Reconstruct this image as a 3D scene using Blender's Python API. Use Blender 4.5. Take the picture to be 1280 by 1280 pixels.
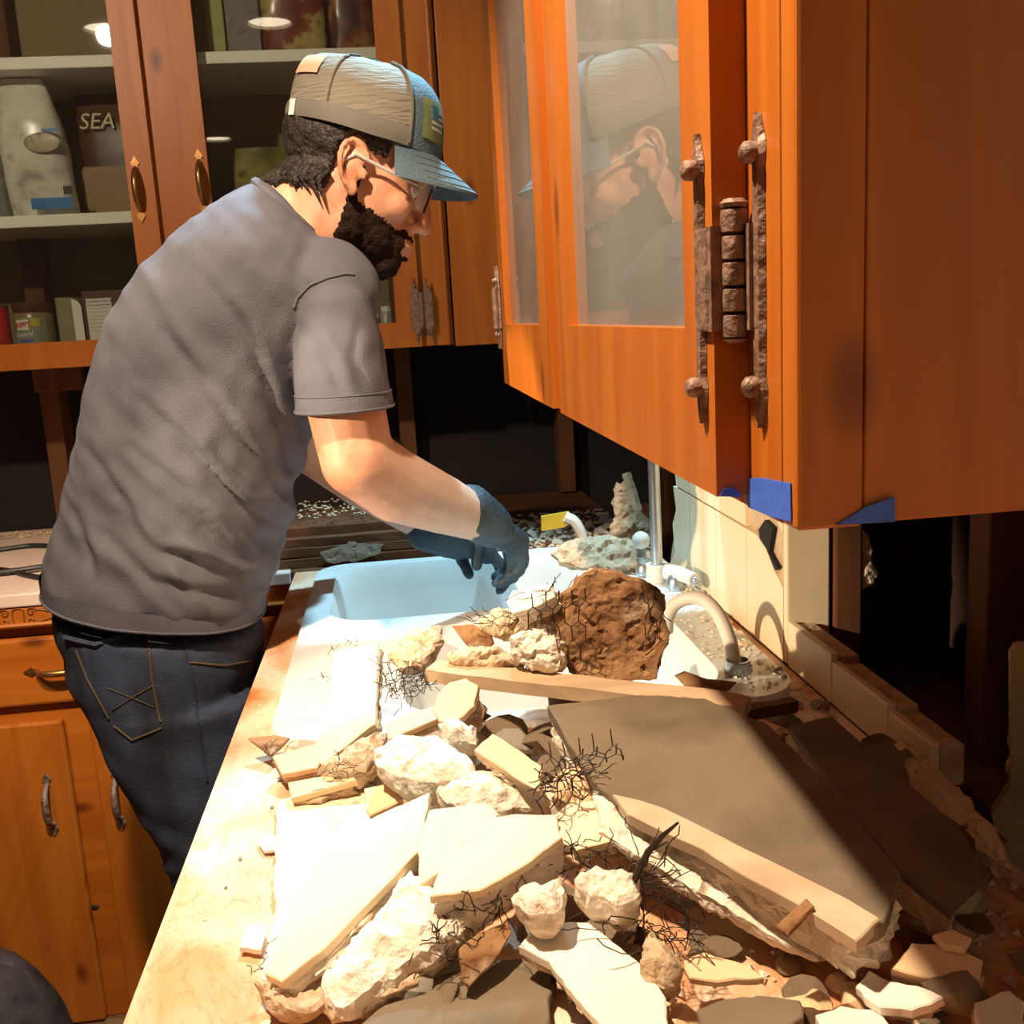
import bpy, bmesh, math, random
from mathutils import Vector, Matrix, noise
R = random.Random(7)
for o in list(bpy.data.objects): bpy.data.objects.remove(o)
scn = bpy.context.scene
COL = scn.collection
V = Vector
# ---------------------------------------------------------------- camera
F_PX = 1271.67
EX = V((0.99171774, -0.07600543, 0.10353304))
EY = V((-0.11592787, -0.18272075, 0.97630623))
EZ = V((-0.05528694, -0.98022258, -0.19001856))
CAM = V((0, 0, 1.37))
cd = bpy.data.cameras.new('camera'); cam = bpy.data.objects.new('camera', cd); COL.objects.link(cam)
cd.sensor_width = 36; cd.lens = F_PX / 1280 * 36; cd.clip_start = .02
right = V((EX[0], EY[0], EZ[0])); down = V((EX[1], EY[1], EZ[1])); fwd = V((EX[2], EY[2], EZ[2]))
m3 = Matrix((right, -down, -fwd)).transposed()
cam.matrix_world = Matrix.Translation(CAM) @ m3.to_4x4()
scn.camera = cam
# ---------------------------------------------------------------- world, lamps, exposure
w = bpy.data.worlds.new('world'); scn.world = w; w.use_nodes = True
w.node_tree.nodes['Background'].inputs[0].default_value = (1, .72, .5, 1)
w.node_tree.nodes['Background'].inputs[1].default_value = .02
vs = scn.view_settings
vs.view_transform = 'Standard'; vs.look = 'None'; vs.gamma = 1; vs.use_curve_mapping = False; vs.exposure = 0.0
CEIL = 2.45
WARM = (1, .80, .58); COOL = (.42, .78, 1)
CANS = [  # x, y, watts, colour, cone degrees
    (-.35, .55, 185, WARM, 120), (.20, 1.74, 160, COOL, 60), (-.92, .53, 85, WARM, 62), (-.9, -1.7, 9, WARM, 160)]  # last entry is an added fill behind the viewer
def spot(x, y, watts, col, cone):
    l = bpy.data.lights.new('ceiling_spot', 'SPOT'); l.energy = watts; l.color = col
    l.spot_size = math.radians(cone); l.spot_blend = .45; l.shadow_soft_size = .035
    o = bpy.data.objects.new('ceiling_spot', l); COL.objects.link(o); o.location = (x, y, CEIL - .03)
    return o
cans = [spot(*c_) for c_ in CANS]
cans[1].rotation_euler = (V((-.02, 1.44, .9)) - V(cans[1].location)).to_track_quat('-Z', 'Y').to_euler()
cans[2].rotation_euler = (V((-.62, 2.25, 1.55)) - V(cans[2].location)).to_track_quat('-Z', 'Y').to_euler()   # eyeball lamp turned to the far cupboards
ADDED_POS, ADDED_AIM = V((-1.78, .30, 1.72)), V((.34, 1.42, 1.00))      # added lamp out of view, brightens the tile wall and sink corner
wl = bpy.data.lights.new('added_lamp_beam', 'SPOT'); wl.energy = 330; wl.color = (1, .80, .56); wl.spot_size = math.radians(15.5); wl.spot_blend = .25; wl.shadow_soft_size = .02
wlo = bpy.data.objects.new('added_lamp_beam', wl); COL.objects.link(wlo); wlo.location = ADDED_POS
wlo.rotation_euler = (ADDED_AIM - ADDED_POS).to_track_quat('-Z', 'Y').to_euler()

# ---------------------------------------------------------------- helpers
def ray(u, v):
    d = V((u - 640, v - 640, F_PX)); return V((d.dot(EX), d.dot(EY), d.dot(EZ)))
def P(u, v, x=None, y=None, z=None):
    d = ray(u, v)
    t = x / d.x if x is not None else (y / d.y if y is not None else (z - CAM.z) / d.z)
    return CAM + d * t
def PP(u, v, p0, n):
    d = ray(u, v); return CAM + d * ((p0 - CAM).dot(n) / d.dot(n))
def nz(p, s=1.0, o=0.0): return noise.noise(V((p[0] * s + o, p[1] * s + o * .7, p[2] * s - o)))

class MB:
    def __init__(s): s.v = []; s.f = []
    def add(s, vs_, fs_):
        n = len(s.v); s.v += [V(p) for p in vs_]; s.f += [[i + n for i in f] for f in fs_]; return s
    def box(s, a, b, mat=None):
        x0, y0, z0 = a; x1, y1, z1 = b
        p = [V(q) for q in ((x0,y0,z0),(x1,y0,z0),(x1,y1,z0),(x0,y1,z0),(x0,y0,z1),(x1,y0,z1),(x1,y1,z1),(x0,y1,z1))]
        if mat: p = [mat @ q for q in p]
        return s.add(p, [(0,3,2,1),(4,5,6,7),(0,1,5,4),(1,2,6,5),(2,3,7,6),(3,0,4,7)])
    def bbox(s, a, b, bev=.003, mat=None):            # bevelled box
        bm = bmesh.new(); r = bmesh.ops.create_cube(bm, size=1)
        for q in bm.verts: q.co = V([(a[i] + b[i]) / 2 + q.co[i] * (b[i] - a[i]) for i in range(3)])
        bmesh.ops.bevel(bm, geom=bm.edges[:] , offset=bev, segments=2, affect='EDGES', profile=.5)
        if mat: bm.transform(mat)
        s.bm(bm); bm.free(); return s
    def bm(s, bm):
        bm.verts.index_update()
        return s.add([q.co.copy() for q in bm.verts], [[q.index for q in f.verts] for f in bm.faces])
    def loft(s, rings, closed=True, cap=True):
        n = len(rings[0]); vs_ = [p for r in rings for p in r]; fs_ = []
        for i in range(len(rings) - 1):
            for j in range(n if closed else n - 1):
                k = (j + 1) % n
                fs_.append((i*n + j, i*n + k, (i+1)*n + k, (i+1)*n + j))
        if cap: fs_.append(tuple(range(n))[::-1]); fs_.append(tuple((len(rings)-1)*n + j for j in range(n)))
        return s.add(vs_, fs_)
    def tube(s, pts, r, seg=6, cap=True):
        pts = [V(p) for p in pts]; n = len(pts)
        rr = r if hasattr(r, '__len__') else [r] * n
        rings = []; up = None
        for i in range(n):
            t = (pts[min(i+1, n-1)] - pts[max(i-1, 0)])
            t = t.normalized() if t.length > 1e-9 else V((0,0,1))
            if up is None: up = V((0,0,1)) if abs(t.z) < .9 else V((1,0,0))
            a = t.cross(up).normalized(); b = a.cross(t).normalized(); up = b
            rings.append([pts[i] + (a*math.cos(2*math.pi*k/seg) + b*math.sin(2*math.pi*k/seg)) * rr[i] for k in range(seg)])
        return s.loft(rings, True, cap)
    def lathe(s, prof, seg=20, mat=None, cap=True):
        rings = [[V((r*math.cos(2*math.pi*k/seg), r*math.sin(2*math.pi*k/seg), z)) for k in range(seg)] for r, z in prof]
        if mat: rings = [[mat @ p for p in q] for q in rings]
        return s.loft(rings, True, cap)
    def ball(s, c, rad, sub=2, rot=None):
        bm = bmesh.new(); bmesh.ops.create_icosphere(bm, subdivisions=sub, radius=1)
        rad = V(rad) if hasattr(rad, '__len__') else V((rad,)*3)
        for q in bm.verts:
            p = V((q.co.x*rad.x, q.co.y*rad.y, q.co.z*rad.z))
            q.co = (rot @ p if rot else p) + V(c)
        s.bm(bm); bm.free(); return s
    def chain(s, pts, rad, sub=2):                    # tapered limb, joints filled with balls
        for i, p in enumerate(pts): s.ball(p, rad[i], sub)
        for i in range(len(pts)-1): s.tube([pts[i], pts[i+1]], [rad[i], rad[i+1]], 14)
        return s
    def prism(s, poly, n, t):                         # polygon of world points extruded along -n
        n = V(n).normalized(); a = [V(p) for p in poly]; b = [p - n*t for p in a]; k = len(a)
        return s.add(a + b, [list(range(k)), list(range(2*k-1, k-1, -1))] + [(i, k+i, k+(i+1)%k, (i+1)%k) for i in range(k)])
    def mesh(s, name, smooth=False, off=None):
        me = bpy.data.meshes.new(name)
        o = off or V((0,0,0))
        me.from_pydata([tuple(p - o) for p in s.v], [], s.f)
        bm = bmesh.new(); bm.from_mesh(me); bmesh.ops.recalc_face_normals(bm, faces=bm.faces[:]); bm.to_mesh(me); bm.free()
        if smooth:
            me.polygons.foreach_set('use_smooth', [True]*len(me.polygons))
            try: me.set_sharp_from_angle(angle=math.radians(smooth if smooth is not True else 40))
            except Exception: pass
        return me
    def build(s, name, mat, parent=None, smooth=False, loc=None):
        base = loc if loc is not None else V((0,0,0))
        off = V(base)
        if parent is not None: off = world_of(parent)
        me = s.mesh(name, smooth, off); me.materials.append(mat)
        o = bpy.data.objects.new(name, me); COL.objects.link(o)
        if parent is not None: o.parent = parent
        else: o.location = base
        return o
def world_of(o):
    p = V(o.location)
    while o.parent: o = o.parent; p += V(o.location)
    return p
def tag(o, label, cat, group=None):
    o['label'] = label; o['category'] = cat
    if group: o['group'] = group
    return o
def struct(o): o['kind'] = 'structure'; return o
def thing(name, label, cat, loc=(0,0,0), group=None):
    o = bpy.data.objects.new(name, None); COL.objects.link(o); o.location = loc; o.empty_display_size = .05
    return tag(o, label, cat, group)
def remesh(mb, vox, smooth_it=4, disp=None):          # union of overlapping solids -> one skin
    me = mb.mesh('tmp'); o = bpy.data.objects.new('tmp', me); COL.objects.link(o)
    md = o.modifiers.new('r', 'REMESH'); md.mode = 'VOXEL'; md.voxel_size = vox
    if smooth_it:
        sm = o.modifiers.new('s', 'SMOOTH'); sm.factor = .5; sm.iterations = smooth_it
    dg = bpy.context.evaluated_depsgraph_get()
    m2 = bpy.data.meshes.new_from_object(o.evaluated_get(dg))
    bpy.data.objects.remove(o); bpy.data.meshes.remove(me)
    if disp:
        bm = bmesh.new(); bm.from_mesh(m2); bm.normal_update()
        ds = [(q, q.co + q.normal * disp(q.co, q.normal)) for q in bm.verts]
        for q, c in ds: q.co = c
        for _ in range(2): bmesh.ops.smooth_vert(bm, verts=bm.verts[:], factor=.5, use_axis_x=True, use_axis_y=True, use_axis_z=True)
        bm.to_mesh(m2); bm.free()
    out = MB(); out.v = [q.co.copy() for q in m2.vertices]; out.f = [list(p.vertices) for p in m2.polygons]
    bpy.data.meshes.remove(m2); return out
def text_mb(txt, size, depth=.0006, shear=0.0, bold=0.0):
    cu = bpy.data.curves.new('t', 'FONT'); cu.body = txt; cu.size = size; cu.extrude = depth; cu.shear = shear; cu.offset = bold
    cu.align_x = 'CENTER'; cu.align_y = 'CENTER'; cu.resolution_u = 3
    o = bpy.data.objects.new('t', cu); COL.objects.link(o)
    dg = bpy.context.evaluated_depsgraph_get()
    m = bpy.data.meshes.new_from_object(o.evaluated_get(dg))
    mb = MB(); mb.v = [q.co.copy() for q in m.vertices]; mb.f = [list(p.vertices) for p in m.polygons]
    bpy.data.objects.remove(o); bpy.data.curves.remove(cu); bpy.data.meshes.remove(m); return mb
def xf(mb, M):
    mb.v = [M @ p for p in mb.v]; return mb

# ---------------------------------------------------------------- materials
def mat(name, col, rough=.6, metal=0.0, var=None, scale=8.0, stretch=(1,1,1), bump=0.0, bscale=60.0, detail=4.0, spec=.5, bstretch=None):
    m = bpy.data.materials.new(name); m.use_nodes = True; nt = m.node_tree; b = nt.nodes['Principled BSDF']
    b.inputs['Base Color'].default_value = (*col, 1); b.inputs['Roughness'].default_value = rough
    b.inputs['Metallic'].default_value = metal; b.inputs['Specular IOR Level'].default_value = spec
    tc = nt.nodes.new('ShaderNodeTexCoord')
    def noi(sc, st):
        mp = nt.nodes.new('ShaderNodeMapping'); mp.inputs['Scale'].default_value = st
        nt.links.new(tc.outputs['Object'], mp.inputs[0])
        n = nt.nodes.new('ShaderNodeTexNoise'); n.inputs['Scale'].default_value = sc; n.inputs['Detail'].default_value = detail
        nt.links.new(mp.outputs[0], n.inputs['Vector']); return n
    if var:
        n = noi(scale, stretch); cr = nt.nodes.new('ShaderNodeValToRGB')
        cols = [col] + list(var)
        cr.color_ramp.elements[0].position = .3; cr.color_ramp.elements[1].position = .7
        while len(cr.color_ramp.elements) < len(cols): cr.color_ramp.elements.new(.5)
        for i, c in enumerate(cols):
            cr.color_ramp.elements[i].position = .3 + .4*i/(len(cols)-1); cr.color_ramp.elements[i].color = (*c, 1)
        nt.links.new(n.outputs['Fac'], cr.inputs[0]); nt.links.new(cr.outputs[0], b.inputs['Base Color'])
    if bump:
        n2 = noi(bscale, bstretch or (1,1,1)); bp = nt.nodes.new('ShaderNodeBump'); bp.inputs['Strength'].default_value = bump
        bp.inputs['Distance'].default_value = .005
        nt.links.new(n2.outputs['Fac'], bp.inputs['Height']); nt.links.new(bp.outputs[0], b.inputs['Normal'])
    return m
def wood(name, c0, c1, knot, axis='z', rough=.42, sc=1.0):
    m = bpy.data.materials.new(name); m.use_nodes = True; nt = m.node_tree; b = nt.nodes['Principled BSDF']; L = nt.links.new
    b.inputs['Roughness'].default_value = rough; b.inputs['Specular IOR Level'].default_value = .35
    tc = nt.nodes.new('ShaderNodeTexCoord'); mp = nt.nodes.new('ShaderNodeMapping')
    st = {'z': (14, 14, 1), 'x': (1, 14, 14), 'y': (14, 1, 14)}[axis]
    mp.inputs['Scale'].default_value = [q*sc for q in st]; L(tc.outputs['Object'], mp.inputs[0])
    n = nt.nodes.new('ShaderNodeTexNoise'); n.inputs['Scale'].default_value = 2.2; n.inputs['Detail'].default_value = 6; n.inputs['Distortion'].default_value = .6
    L(mp.outputs[0], n.inputs['Vector'])
    cr = nt.nodes.new('ShaderNodeValToRGB'); cr.color_ramp.elements[0].position = .32; cr.color_ramp.elements[1].position = .68
    cr.color_ramp.elements[0].color = (*c1, 1); cr.color_ramp.elements[1].color = (*c0, 1); L(n.outputs['Fac'], cr.inputs[0])
    mp2 = nt.nodes.new('ShaderNodeMapping'); st2 = {'z': (9, 9, 4.5), 'x': (4.5, 9, 9), 'y': (9, 4.5, 9)}[axis]
    mp2.inputs['Scale'].default_value = [q*sc for q in st2]; L(tc.outputs['Object'], mp2.inputs[0])
    vo = nt.nodes.new('ShaderNodeTexVoronoi'); vo.inputs['Scale'].default_value = 1.0; L(mp2.outputs[0], vo.inputs['Vector'])
    k = nt.nodes.new('ShaderNodeValToRGB'); k.color_ramp.elements[0].position = .07; k.color_ramp.elements[1].position = .16
    k.color_ramp.elements[0].color = (1,1,1,1); k.color_ramp.elements[1].color = (0,0,0,1); L(vo.outputs['Distance'], k.inputs[0])
    mx = nt.nodes.new('ShaderNodeMix'); mx.data_type = 'RGBA'; mx.inputs[7].default_value = (*knot, 1)
    L(k.outputs[0], mx.inputs[0]); L(cr.outputs[0], mx.inputs[6]); L(mx.outputs[2], b.inputs['Base Color'])
    bp = nt.nodes.new('ShaderNodeBump'); bp.inputs['Strength'].default_value = .12; bp.inputs['Distance'].default_value = .002
    L(n.outputs['Fac'], bp.inputs['Height']); L(bp.outputs[0], b.inputs['Normal'])
    return m
def glass(name, dust, ior=1.5, tint=(.9,.92,.9)):
    m = bpy.data.materials.new(name); m.use_nodes = True; nt = m.node_tree; L = nt.links.new; nt.nodes.clear()
    out = nt.nodes.new('ShaderNodeOutputMaterial'); tr = nt.nodes.new('ShaderNodeBsdfTransparent'); tr.inputs[0].default_value = (*tint, 1)
    gl = nt.nodes.new('ShaderNodeBsdfGlossy'); gl.inputs['Roughness'].default_value = .015
    di = nt.nodes.new('ShaderNodeBsdfDiffuse'); di.inputs[0].default_value = (.75,.72,.66,1)
    fr = nt.nodes.new('ShaderNodeFresnel'); fr.inputs[0].default_value = ior
    tc = nt.nodes.new('ShaderNodeTexCoord'); n = nt.nodes.new('ShaderNodeTexNoise'); n.inputs['Scale'].default_value = 9
    L(tc.outputs['Object'], n.inputs['Vector'])
    mr = nt.nodes.new('ShaderNodeMapRange'); mr.inputs[3].default_value = dust*.6; mr.inputs[4].default_value = dust*1.4; L(n.outputs['Fac'], mr.inputs[0])
    a = nt.nodes.new('ShaderNodeMixShader'); L(mr.outputs[0], a.inputs[0]); L(tr.outputs[0], a.inputs[1]); L(di.outputs[0], a.inputs[2])
    c = nt.nodes.new('ShaderNodeMixShader'); L(fr.outputs[0], c.inputs[0]); L(a.outputs[0], c.inputs[1]); L(gl.outputs[0], c.inputs[2])
    L(c.outputs[0], out.inputs[0]); return m
def emit(name, col, s):
    m = bpy.data.materials.new(name); m.use_nodes = True; nt = m.node_tree; nt.nodes.clear()
    o = nt.nodes.new('ShaderNodeOutputMaterial'); e = nt.nodes.new('ShaderNodeEmission'); e.inputs[0].default_value = (*col, 1); e.inputs[1].default_value = s
    nt.links.new(e.outputs[0], o.inputs[0]); return m
PINE = wood('orange_pine', (.49,.145,.015), (.38,.095,.008), (.15,.03,.004), 'z')
PINEX = wood('orange_pine_rail', (.49,.145,.015), (.38,.095,.008), (.15,.03,.004), 'x')
PINEY = wood('orange_pine_rail_y', (.49,.145,.015), (.38,.095,.008), (.15,.03,.004), 'y')
STUD = wood('old_stud_wood', (.16,.06,.022), (.10,.035,.012), (.04,.015,.006), 'z', .8)
LATH = wood('lath_wood', (.58,.40,.24), (.42,.26,.14), (.2,.1,.05), 'x', .85)
OLDPLANK = wood('old_plank_wood', (.15,.055,.02), (.085,.03,.01), (.05,.02,.01), 'x', .8)
FLOORM = wood('floor_boards', (.22,.10,.04), (.14,.06,.02), (.06,.03,.01), 'y', .5)
VOID_SHADE = mat('wall_void_shade', (.010,.008,.007), .9, var=[(.02,.014,.012)], scale=6)  # black stands in for the shade inside the opened wall
VOIDWOOD = mat('dark_sheathing', (.028,.009,.005), .85, var=[(.05,.018,.009)], scale=3, stretch=(6,6,1))
WHITEP = mat('white_paint', (.68,.64,.56), .55, var=[(.60,.55,.46)], scale=3)
SHELFP = mat('shelf_white', (.86,.82,.74), .5)
CABIN = mat('cabinet_inside', (.27,.19,.085), .7, var=[(.22,.155,.07)], scale=4)
CABIN2 = mat('cabinet_inside_pale', (.60,.55,.46), .7, var=[(.5,.45,.36)], scale=4)
GLASSB = glass('clear_pane', .008)
GLASSD = glass('dusty_pane', .30, 1.55)
IRON = mat('hammered_iron', (.13,.075,.05), .6, .3, var=[(.26,.15,.10),(.10,.05,.035)], scale=55, bump=.9, bscale=90)
BRASS = mat('antique_brass', (.55,.30,.10), .32, .9, var=[(.30,.14,.05)], scale=30)
CHROME = mat('galvanised_steel', (.55,.60,.63), .3, .85, var=[(.42,.46,.48)], scale=20)
ENAMEL = mat('white_enamel', (.80,.82,.80), .22, var=[(.74,.76,.74),(.66,.66,.62)], scale=7)
PLASTICW = mat('dusty_white_plastic', (.80,.74,.64), .55, var=[(.68,.62,.52)], scale=25)
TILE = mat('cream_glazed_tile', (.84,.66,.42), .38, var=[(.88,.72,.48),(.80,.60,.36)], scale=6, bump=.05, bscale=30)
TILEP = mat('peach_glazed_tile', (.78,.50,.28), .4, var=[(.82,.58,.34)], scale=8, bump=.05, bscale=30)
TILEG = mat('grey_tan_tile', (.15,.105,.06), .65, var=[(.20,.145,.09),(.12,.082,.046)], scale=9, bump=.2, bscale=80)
TILEW = mat('white_tile_face', (.88,.80,.68), .4, var=[(.84,.74,.60)], scale=6)
MORTAR = mat('white_mortar', (.78,.66,.50), .95, var=[(.86,.76,.62),(.60,.44,.28)], scale=22, bump=.9, bscale=120, detail=8)
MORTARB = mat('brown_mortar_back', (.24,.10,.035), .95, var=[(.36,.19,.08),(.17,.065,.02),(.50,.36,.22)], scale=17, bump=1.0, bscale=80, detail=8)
MORTART = mat('tan_mortar', (.48,.31,.17), .95, var=[(.60,.44,.28),(.34,.19,.09)], scale=26, bump=.9, bscale=110, detail=8)
GROUT = mat('grout', (.52,.38,.24), .9)
WIRE = mat('rusty_black_wire', (.030,.017,.012), .55, .4)
BLACKP = mat('black_rubber', (.02,.018,.018), .5)
TAPE = mat('blue_painters_tape', (.035,.11,.55), .65, var=[(.05,.14,.62)], scale=30, bump=.15, bscale=200)
YELLOW = mat('yellow_plastic', (.62,.40,.02), .5)
RED = mat('red_plastic', (.55,.02,.015), .4)
INK = mat('print_black', (.03,.025,.02), .6)
def counter_mat():
    m = bpy.data.materials.new('dusty_butcher_block'); m.use_nodes = True; nt = m.node_tree; b = nt.nodes['Principled BSDF']; L = nt.links.new
    b.inputs['Roughness'].default_value = .6
    tc = nt.nodes.new('ShaderNodeTexCoord')
    def N(sc, det, dist, st=(1,1,1)):
        mp = nt.nodes.new('ShaderNodeMapping'); mp.inputs['Scale'].default_value = st; L(tc.outputs['Object'], mp.inputs[0])
        n = nt.nodes.new('ShaderNodeTexNoise'); n.inputs['Scale'].default_value = sc; n.inputs['Detail'].default_value = det; n.inputs['Distortion'].default_value = dist
        L(mp.outputs[0], n.inputs['Vector']); return n
    def ramp(n, stops):
        c = nt.nodes.new('ShaderNodeValToRGB')
        while len(c.color_ramp.elements) < len(stops): c.color_ramp.elements.new(.5)
        for i, (p, q) in enumerate(stops): c.color_ramp.elements[i].position = p; c.color_ramp.elements[i].color = (*q, 1)
        L(n.outputs['Fac'], c.inputs[0]); return c
    base = ramp(N(3.2, 7, 2.2, (1.6, .8, 1)), [(.34, (.54,.17,.04)), (.43, (.64,.27,.10)), (.52, (.74,.45,.27)), (.64, (.82,.66,.50))])
    scr = ramp(N(16, 6, 5.0, (1, .5, 1)), [(.47, (1,1,1)), (.495, (.50,.28,.16)), (.52, (1,1,1))])
    blot = ramp(N(5.5, 3, .5), [(.28, (.72,.46,.38)), (.42, (1,1,1))])
    m1 = nt.nodes.new('ShaderNodeMix'); m1.data_type = 'RGBA'; m1.blend_type = 'MULTIPLY'; m1.inputs[0].default_value = .38
    L(base.outputs[0], m1.inputs[6]); L(scr.outputs[0], m1.inputs[7])
    m2 = nt.nodes.new('ShaderNodeMix'); m2.data_type = 'RGBA'; m2.blend_type = 'MULTIPLY'; m2.inputs[0].default_value = .8
    L(m1.outputs[2], m2.inputs[6]); L(blot.outputs[0], m2.inputs[7])
    L(m2.outputs[2], b.inputs['Base Color'])
    bp = nt.nodes.new('ShaderNodeBump'); bp.inputs['Strength'].default_value = .2; bp.inputs['Distance'].default_value = .002
    n3 = N(60, 4, 0); L(n3.outputs['Fac'], bp.inputs['Height']); L(bp.outputs[0], b.inputs['Normal']); return m
COUNTER = counter_mat()
ROOMP = mat('tan_wall_paint', (.34,.25,.17), .8)
# ================================================================ the room
struct(MB().box((-3.2,-3.2,-.05),(.85,2.75,0)).build('floor', FLOORM))
struct(MB().box((-3.2,-3.2,CEIL),(.85,2.75,CEIL+.05)).build('ceiling', ROOMP))
struct(MB().box((-3.25,-3.2,0),(-3.2,2.75,CEIL)).build('wall_left', ROOMP))
struct(MB().box((-3.2,-3.25,0),(.85,-3.2,CEIL)).build('wall_front', ROOMP))
wb = struct(MB().box((-3.2,2.62,0),(.85,2.70,CEIL)).build('wall_back', VOID_SHADE))
wr = struct(MB().box((.72,-3.2,0),(.80,2.62,CEIL)).build('wall_right', VOIDWOOD))
MB().box((.50,-3.2,.0),(.715,.22,CEIL-.002)).build('plaster', WHITEP, wr)
# studs of the opened walls
def stud(parent, a, b, m=STUD): return MB().bbox(a, b, .003).build('stud', m, parent)
sx = P(76, 560, y=2.57)
stud(wb, (sx.x-.022, 2.535, .915), (sx.x+.022, 2.615, 2.4))
for x in (-1.35, .02, .42): stud(wb, (x-.02, 2.545, .915), (x+.02, 2.615, 2.4))
MB().bbox((sx.x-.02, 2.50, P(70,478,y=2.52).z-.02), (sx.x+.09, 2.53, P(70,470,y=2.52).z+.02), .003).build('cleat', STUD, wb)
for y in (.62, .99, 1.36, 1.90, 2.3): stud(wr, (.60, y-.02, .86), (.715, y+.02, 2.4))
MB().bbox((.56, -.3, .80), (.715, 2.6, .86), .003).build('sill_plate', STUD, wr)
# tiled part of the right wall: mortar bed, tiles, bullnose return
XW = .468
bed = MB()
def rough_poly(poly, n, t, seed, amp=.006, step=.012):
    pts = []
    for i in range(len(poly)):
        a = V(poly[i]); b = V(poly[(i+1) % len(poly)]); k = max(1, int((b-a).length/step))
        for j in range(k): pts.append(a + (b-a)*j/k + V((nz(a+(b-a)*j/k, 70, seed), nz(a+(b-a)*j/k, 71, seed+3), nz(a+(b-a)*j/k, 69, seed+5)))*amp)
    return pts
W = lambda y, z, x=XW: V((x, y, z))
bp_ = rough_poly([W(1.205,.905,XW+.008), W(1.205,1.29,XW+.008), W(1.60,1.29,XW+.008), W(1.70,1.20,XW+.008), W(1.66,1.12,XW+.008), W(1.72,1.02,XW+.008), W(1.78,.905,XW+.008)], (-1,0,0), .04, 3)
for p in bp_: p.x = XW+.008
MB().prism(bp_, (-1,0,0), .045).build('mortar_bed', MORTART, wr)
# tiles 0.15 wide, 0.148 high; the broken ones get their own outline
G = .0016
def tile(poly, m=TILE, t=.009, parent=wr): return MB().prism(poly, (-1,0,0), t).build('tile', m, parent)
rows = [(.912, 1.062), (1.064, 1.212), (1.214, 1.29)]
for ri, (z0, z1) in enumerate(rows):
    for ci in range(4):
        y0 = 1.205 + ci*.137; y1 = y0 + .137 - G
        a, b = z0, z1 - G
        if ri == 1 and ci == 0: poly = [W(y0,1.10), W(y0,b), W(y0+.02,b), W(y0+.035,1.165), W(y0+.05,1.13), W(y0+.03,1.105), W(y0+.012,1.09), W(y0,1.083)]
        elif ri == 1 and ci == 1: poly = [W(y0,a), W(y0,a+.02), W(y0+.012,a+.05), W(y0+.008,a+.07), W(y0+.02,a+.10), W(y0+.015,b), W(y1,b), W(y1,a)]
        elif ri == 0 and ci == 0: poly = [W(y0,a), W(y0,b-.05), W(y0+.03,b-.034), W(y0+.06,b-.012), W(y0+.095,b), W(y1,b), W(y1,a)]
        elif ci == 3 and ri == 0: poly = [W(y0,a), W(y0,b), W(y0+.10,b), W(y0+.085,b-.04), W(y0+.11,b-.07), W(y0+.10,a+.03), W(y1,a)]
        elif ci == 3 and ri == 1: poly = [W(y0,a), W(y0,b), W(y0+.05,b), W(y0+.07,b-.05), W(y0+.055,b-.08), W(y0+.09,a+.03), W(y0+.08,a)]
        elif ci == 3: poly = [W(y0,a), W(y0,b), W(y0+.02,b), W(y0+.045,a)]
        else: poly = [W(y0,a), W(y0,b), W(y1,b), W(y1,a)]
        tile(poly)
# flat black patch painting the shade of a hole between the damaged tiles
MB().prism([P(u,v,x=XW+.001) for u,v in ((948,662),(956,650),(966,660),(961,690),(972,710),(956,722),(941,706),(951,684))], (-1,0,0), .006).build('hole_shade', VOID_SHADE, wr)
# bullnose return facing the near side
MB().bbox((XW, 1.193, .912), (XW+.058, 1.204, 1.29), .003).build('edge_tile', TILE, wr)
MB().bbox((XW+.062, 1.19, .92), (XW+.10, 1.23, 1.29), .004).build('stud', STUD, wr)
# low course left standing along the counter
for i, (y0, y1, h) in enumerate([(1.06,1.19,.060),(.925,1.058,.052),(.84,.923,.046)]):
    MB().bbox((XW, y0, .911), (XW+.010, y1, .911+h), .002).build('low_tile', TILE, wr)
    MB().bbox((XW+.0105, y0, .911), (XW+.035, y1, .911+h-.004), .003).build('tile_mortar', MORTART, wr)

# ================================================================ counters
def plate(outer, holes, z0, z1):
    bm = bmesh.new(); loops = []
    for lp in [outer] + holes:
        vs_ = [bm.verts.new((x, y, z1)) for x, y in lp]; loops.append(vs_)
        for i in range(len(vs_)): bm.edges.new((vs_[i], vs_[(i+1) % len(vs_)]))
    bmesh.ops.triangle_fill(bm, use_beauty=True, use_dissolve=False, edges=bm.edges[:])
    r = bmesh.ops.extrude_face_region(bm, geom=bm.faces[:])
    for q in r['geom']:
        if isinstance(q, bmesh.types.BMVert): q.co.z = z0
    mb = MB().bm(bm); bm.free(); return mb
def rrect(x0, x1, y0, y1, r, n=6):
    pts = []
    for cx, cy, a0 in ((x1-r,y1-r,0),(x0+r,y1-r,90),(x0+r,y0+r,180),(x1-r,y0+r,270)):
        for k in range(n+1):
            a = math.radians(a0 + 90*k/n); pts.append((cx + r*math.cos(a), cy + r*math.sin(a)))
    return pts
ct = tag(plate([(-.218,.0),(XW,.0),(XW,1.925),(-.218,1.925)], [rrect(-.150,.425,1.10,1.895,.05)], .872, .910).build('countertop', COUNTER), 'dusty pale butcher block worktop carrying the rubble and the white sink', 'countertop')
bc = thing('base_cabinet', 'pine base cabinet below the rubble covered worktop', 'cabinet', (.12,.9,0))
b_ = MB().box((-.17,.01,.10),(-.152,1.92,.871)); b_.box((-.17,.01,.10),(.46,.028,.871)); b_.box((-.17,1.902,.10),(.46,1.92,.871)); b_.box((.442,.03,.10),(.46,1.90,.871)); b_.box((-.17,.01,.085),(.46,1.92,.10)); b_.box((-.12,.03,0),(.44,1.9,.085))
b_.build('body', PINE, bc)
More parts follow.
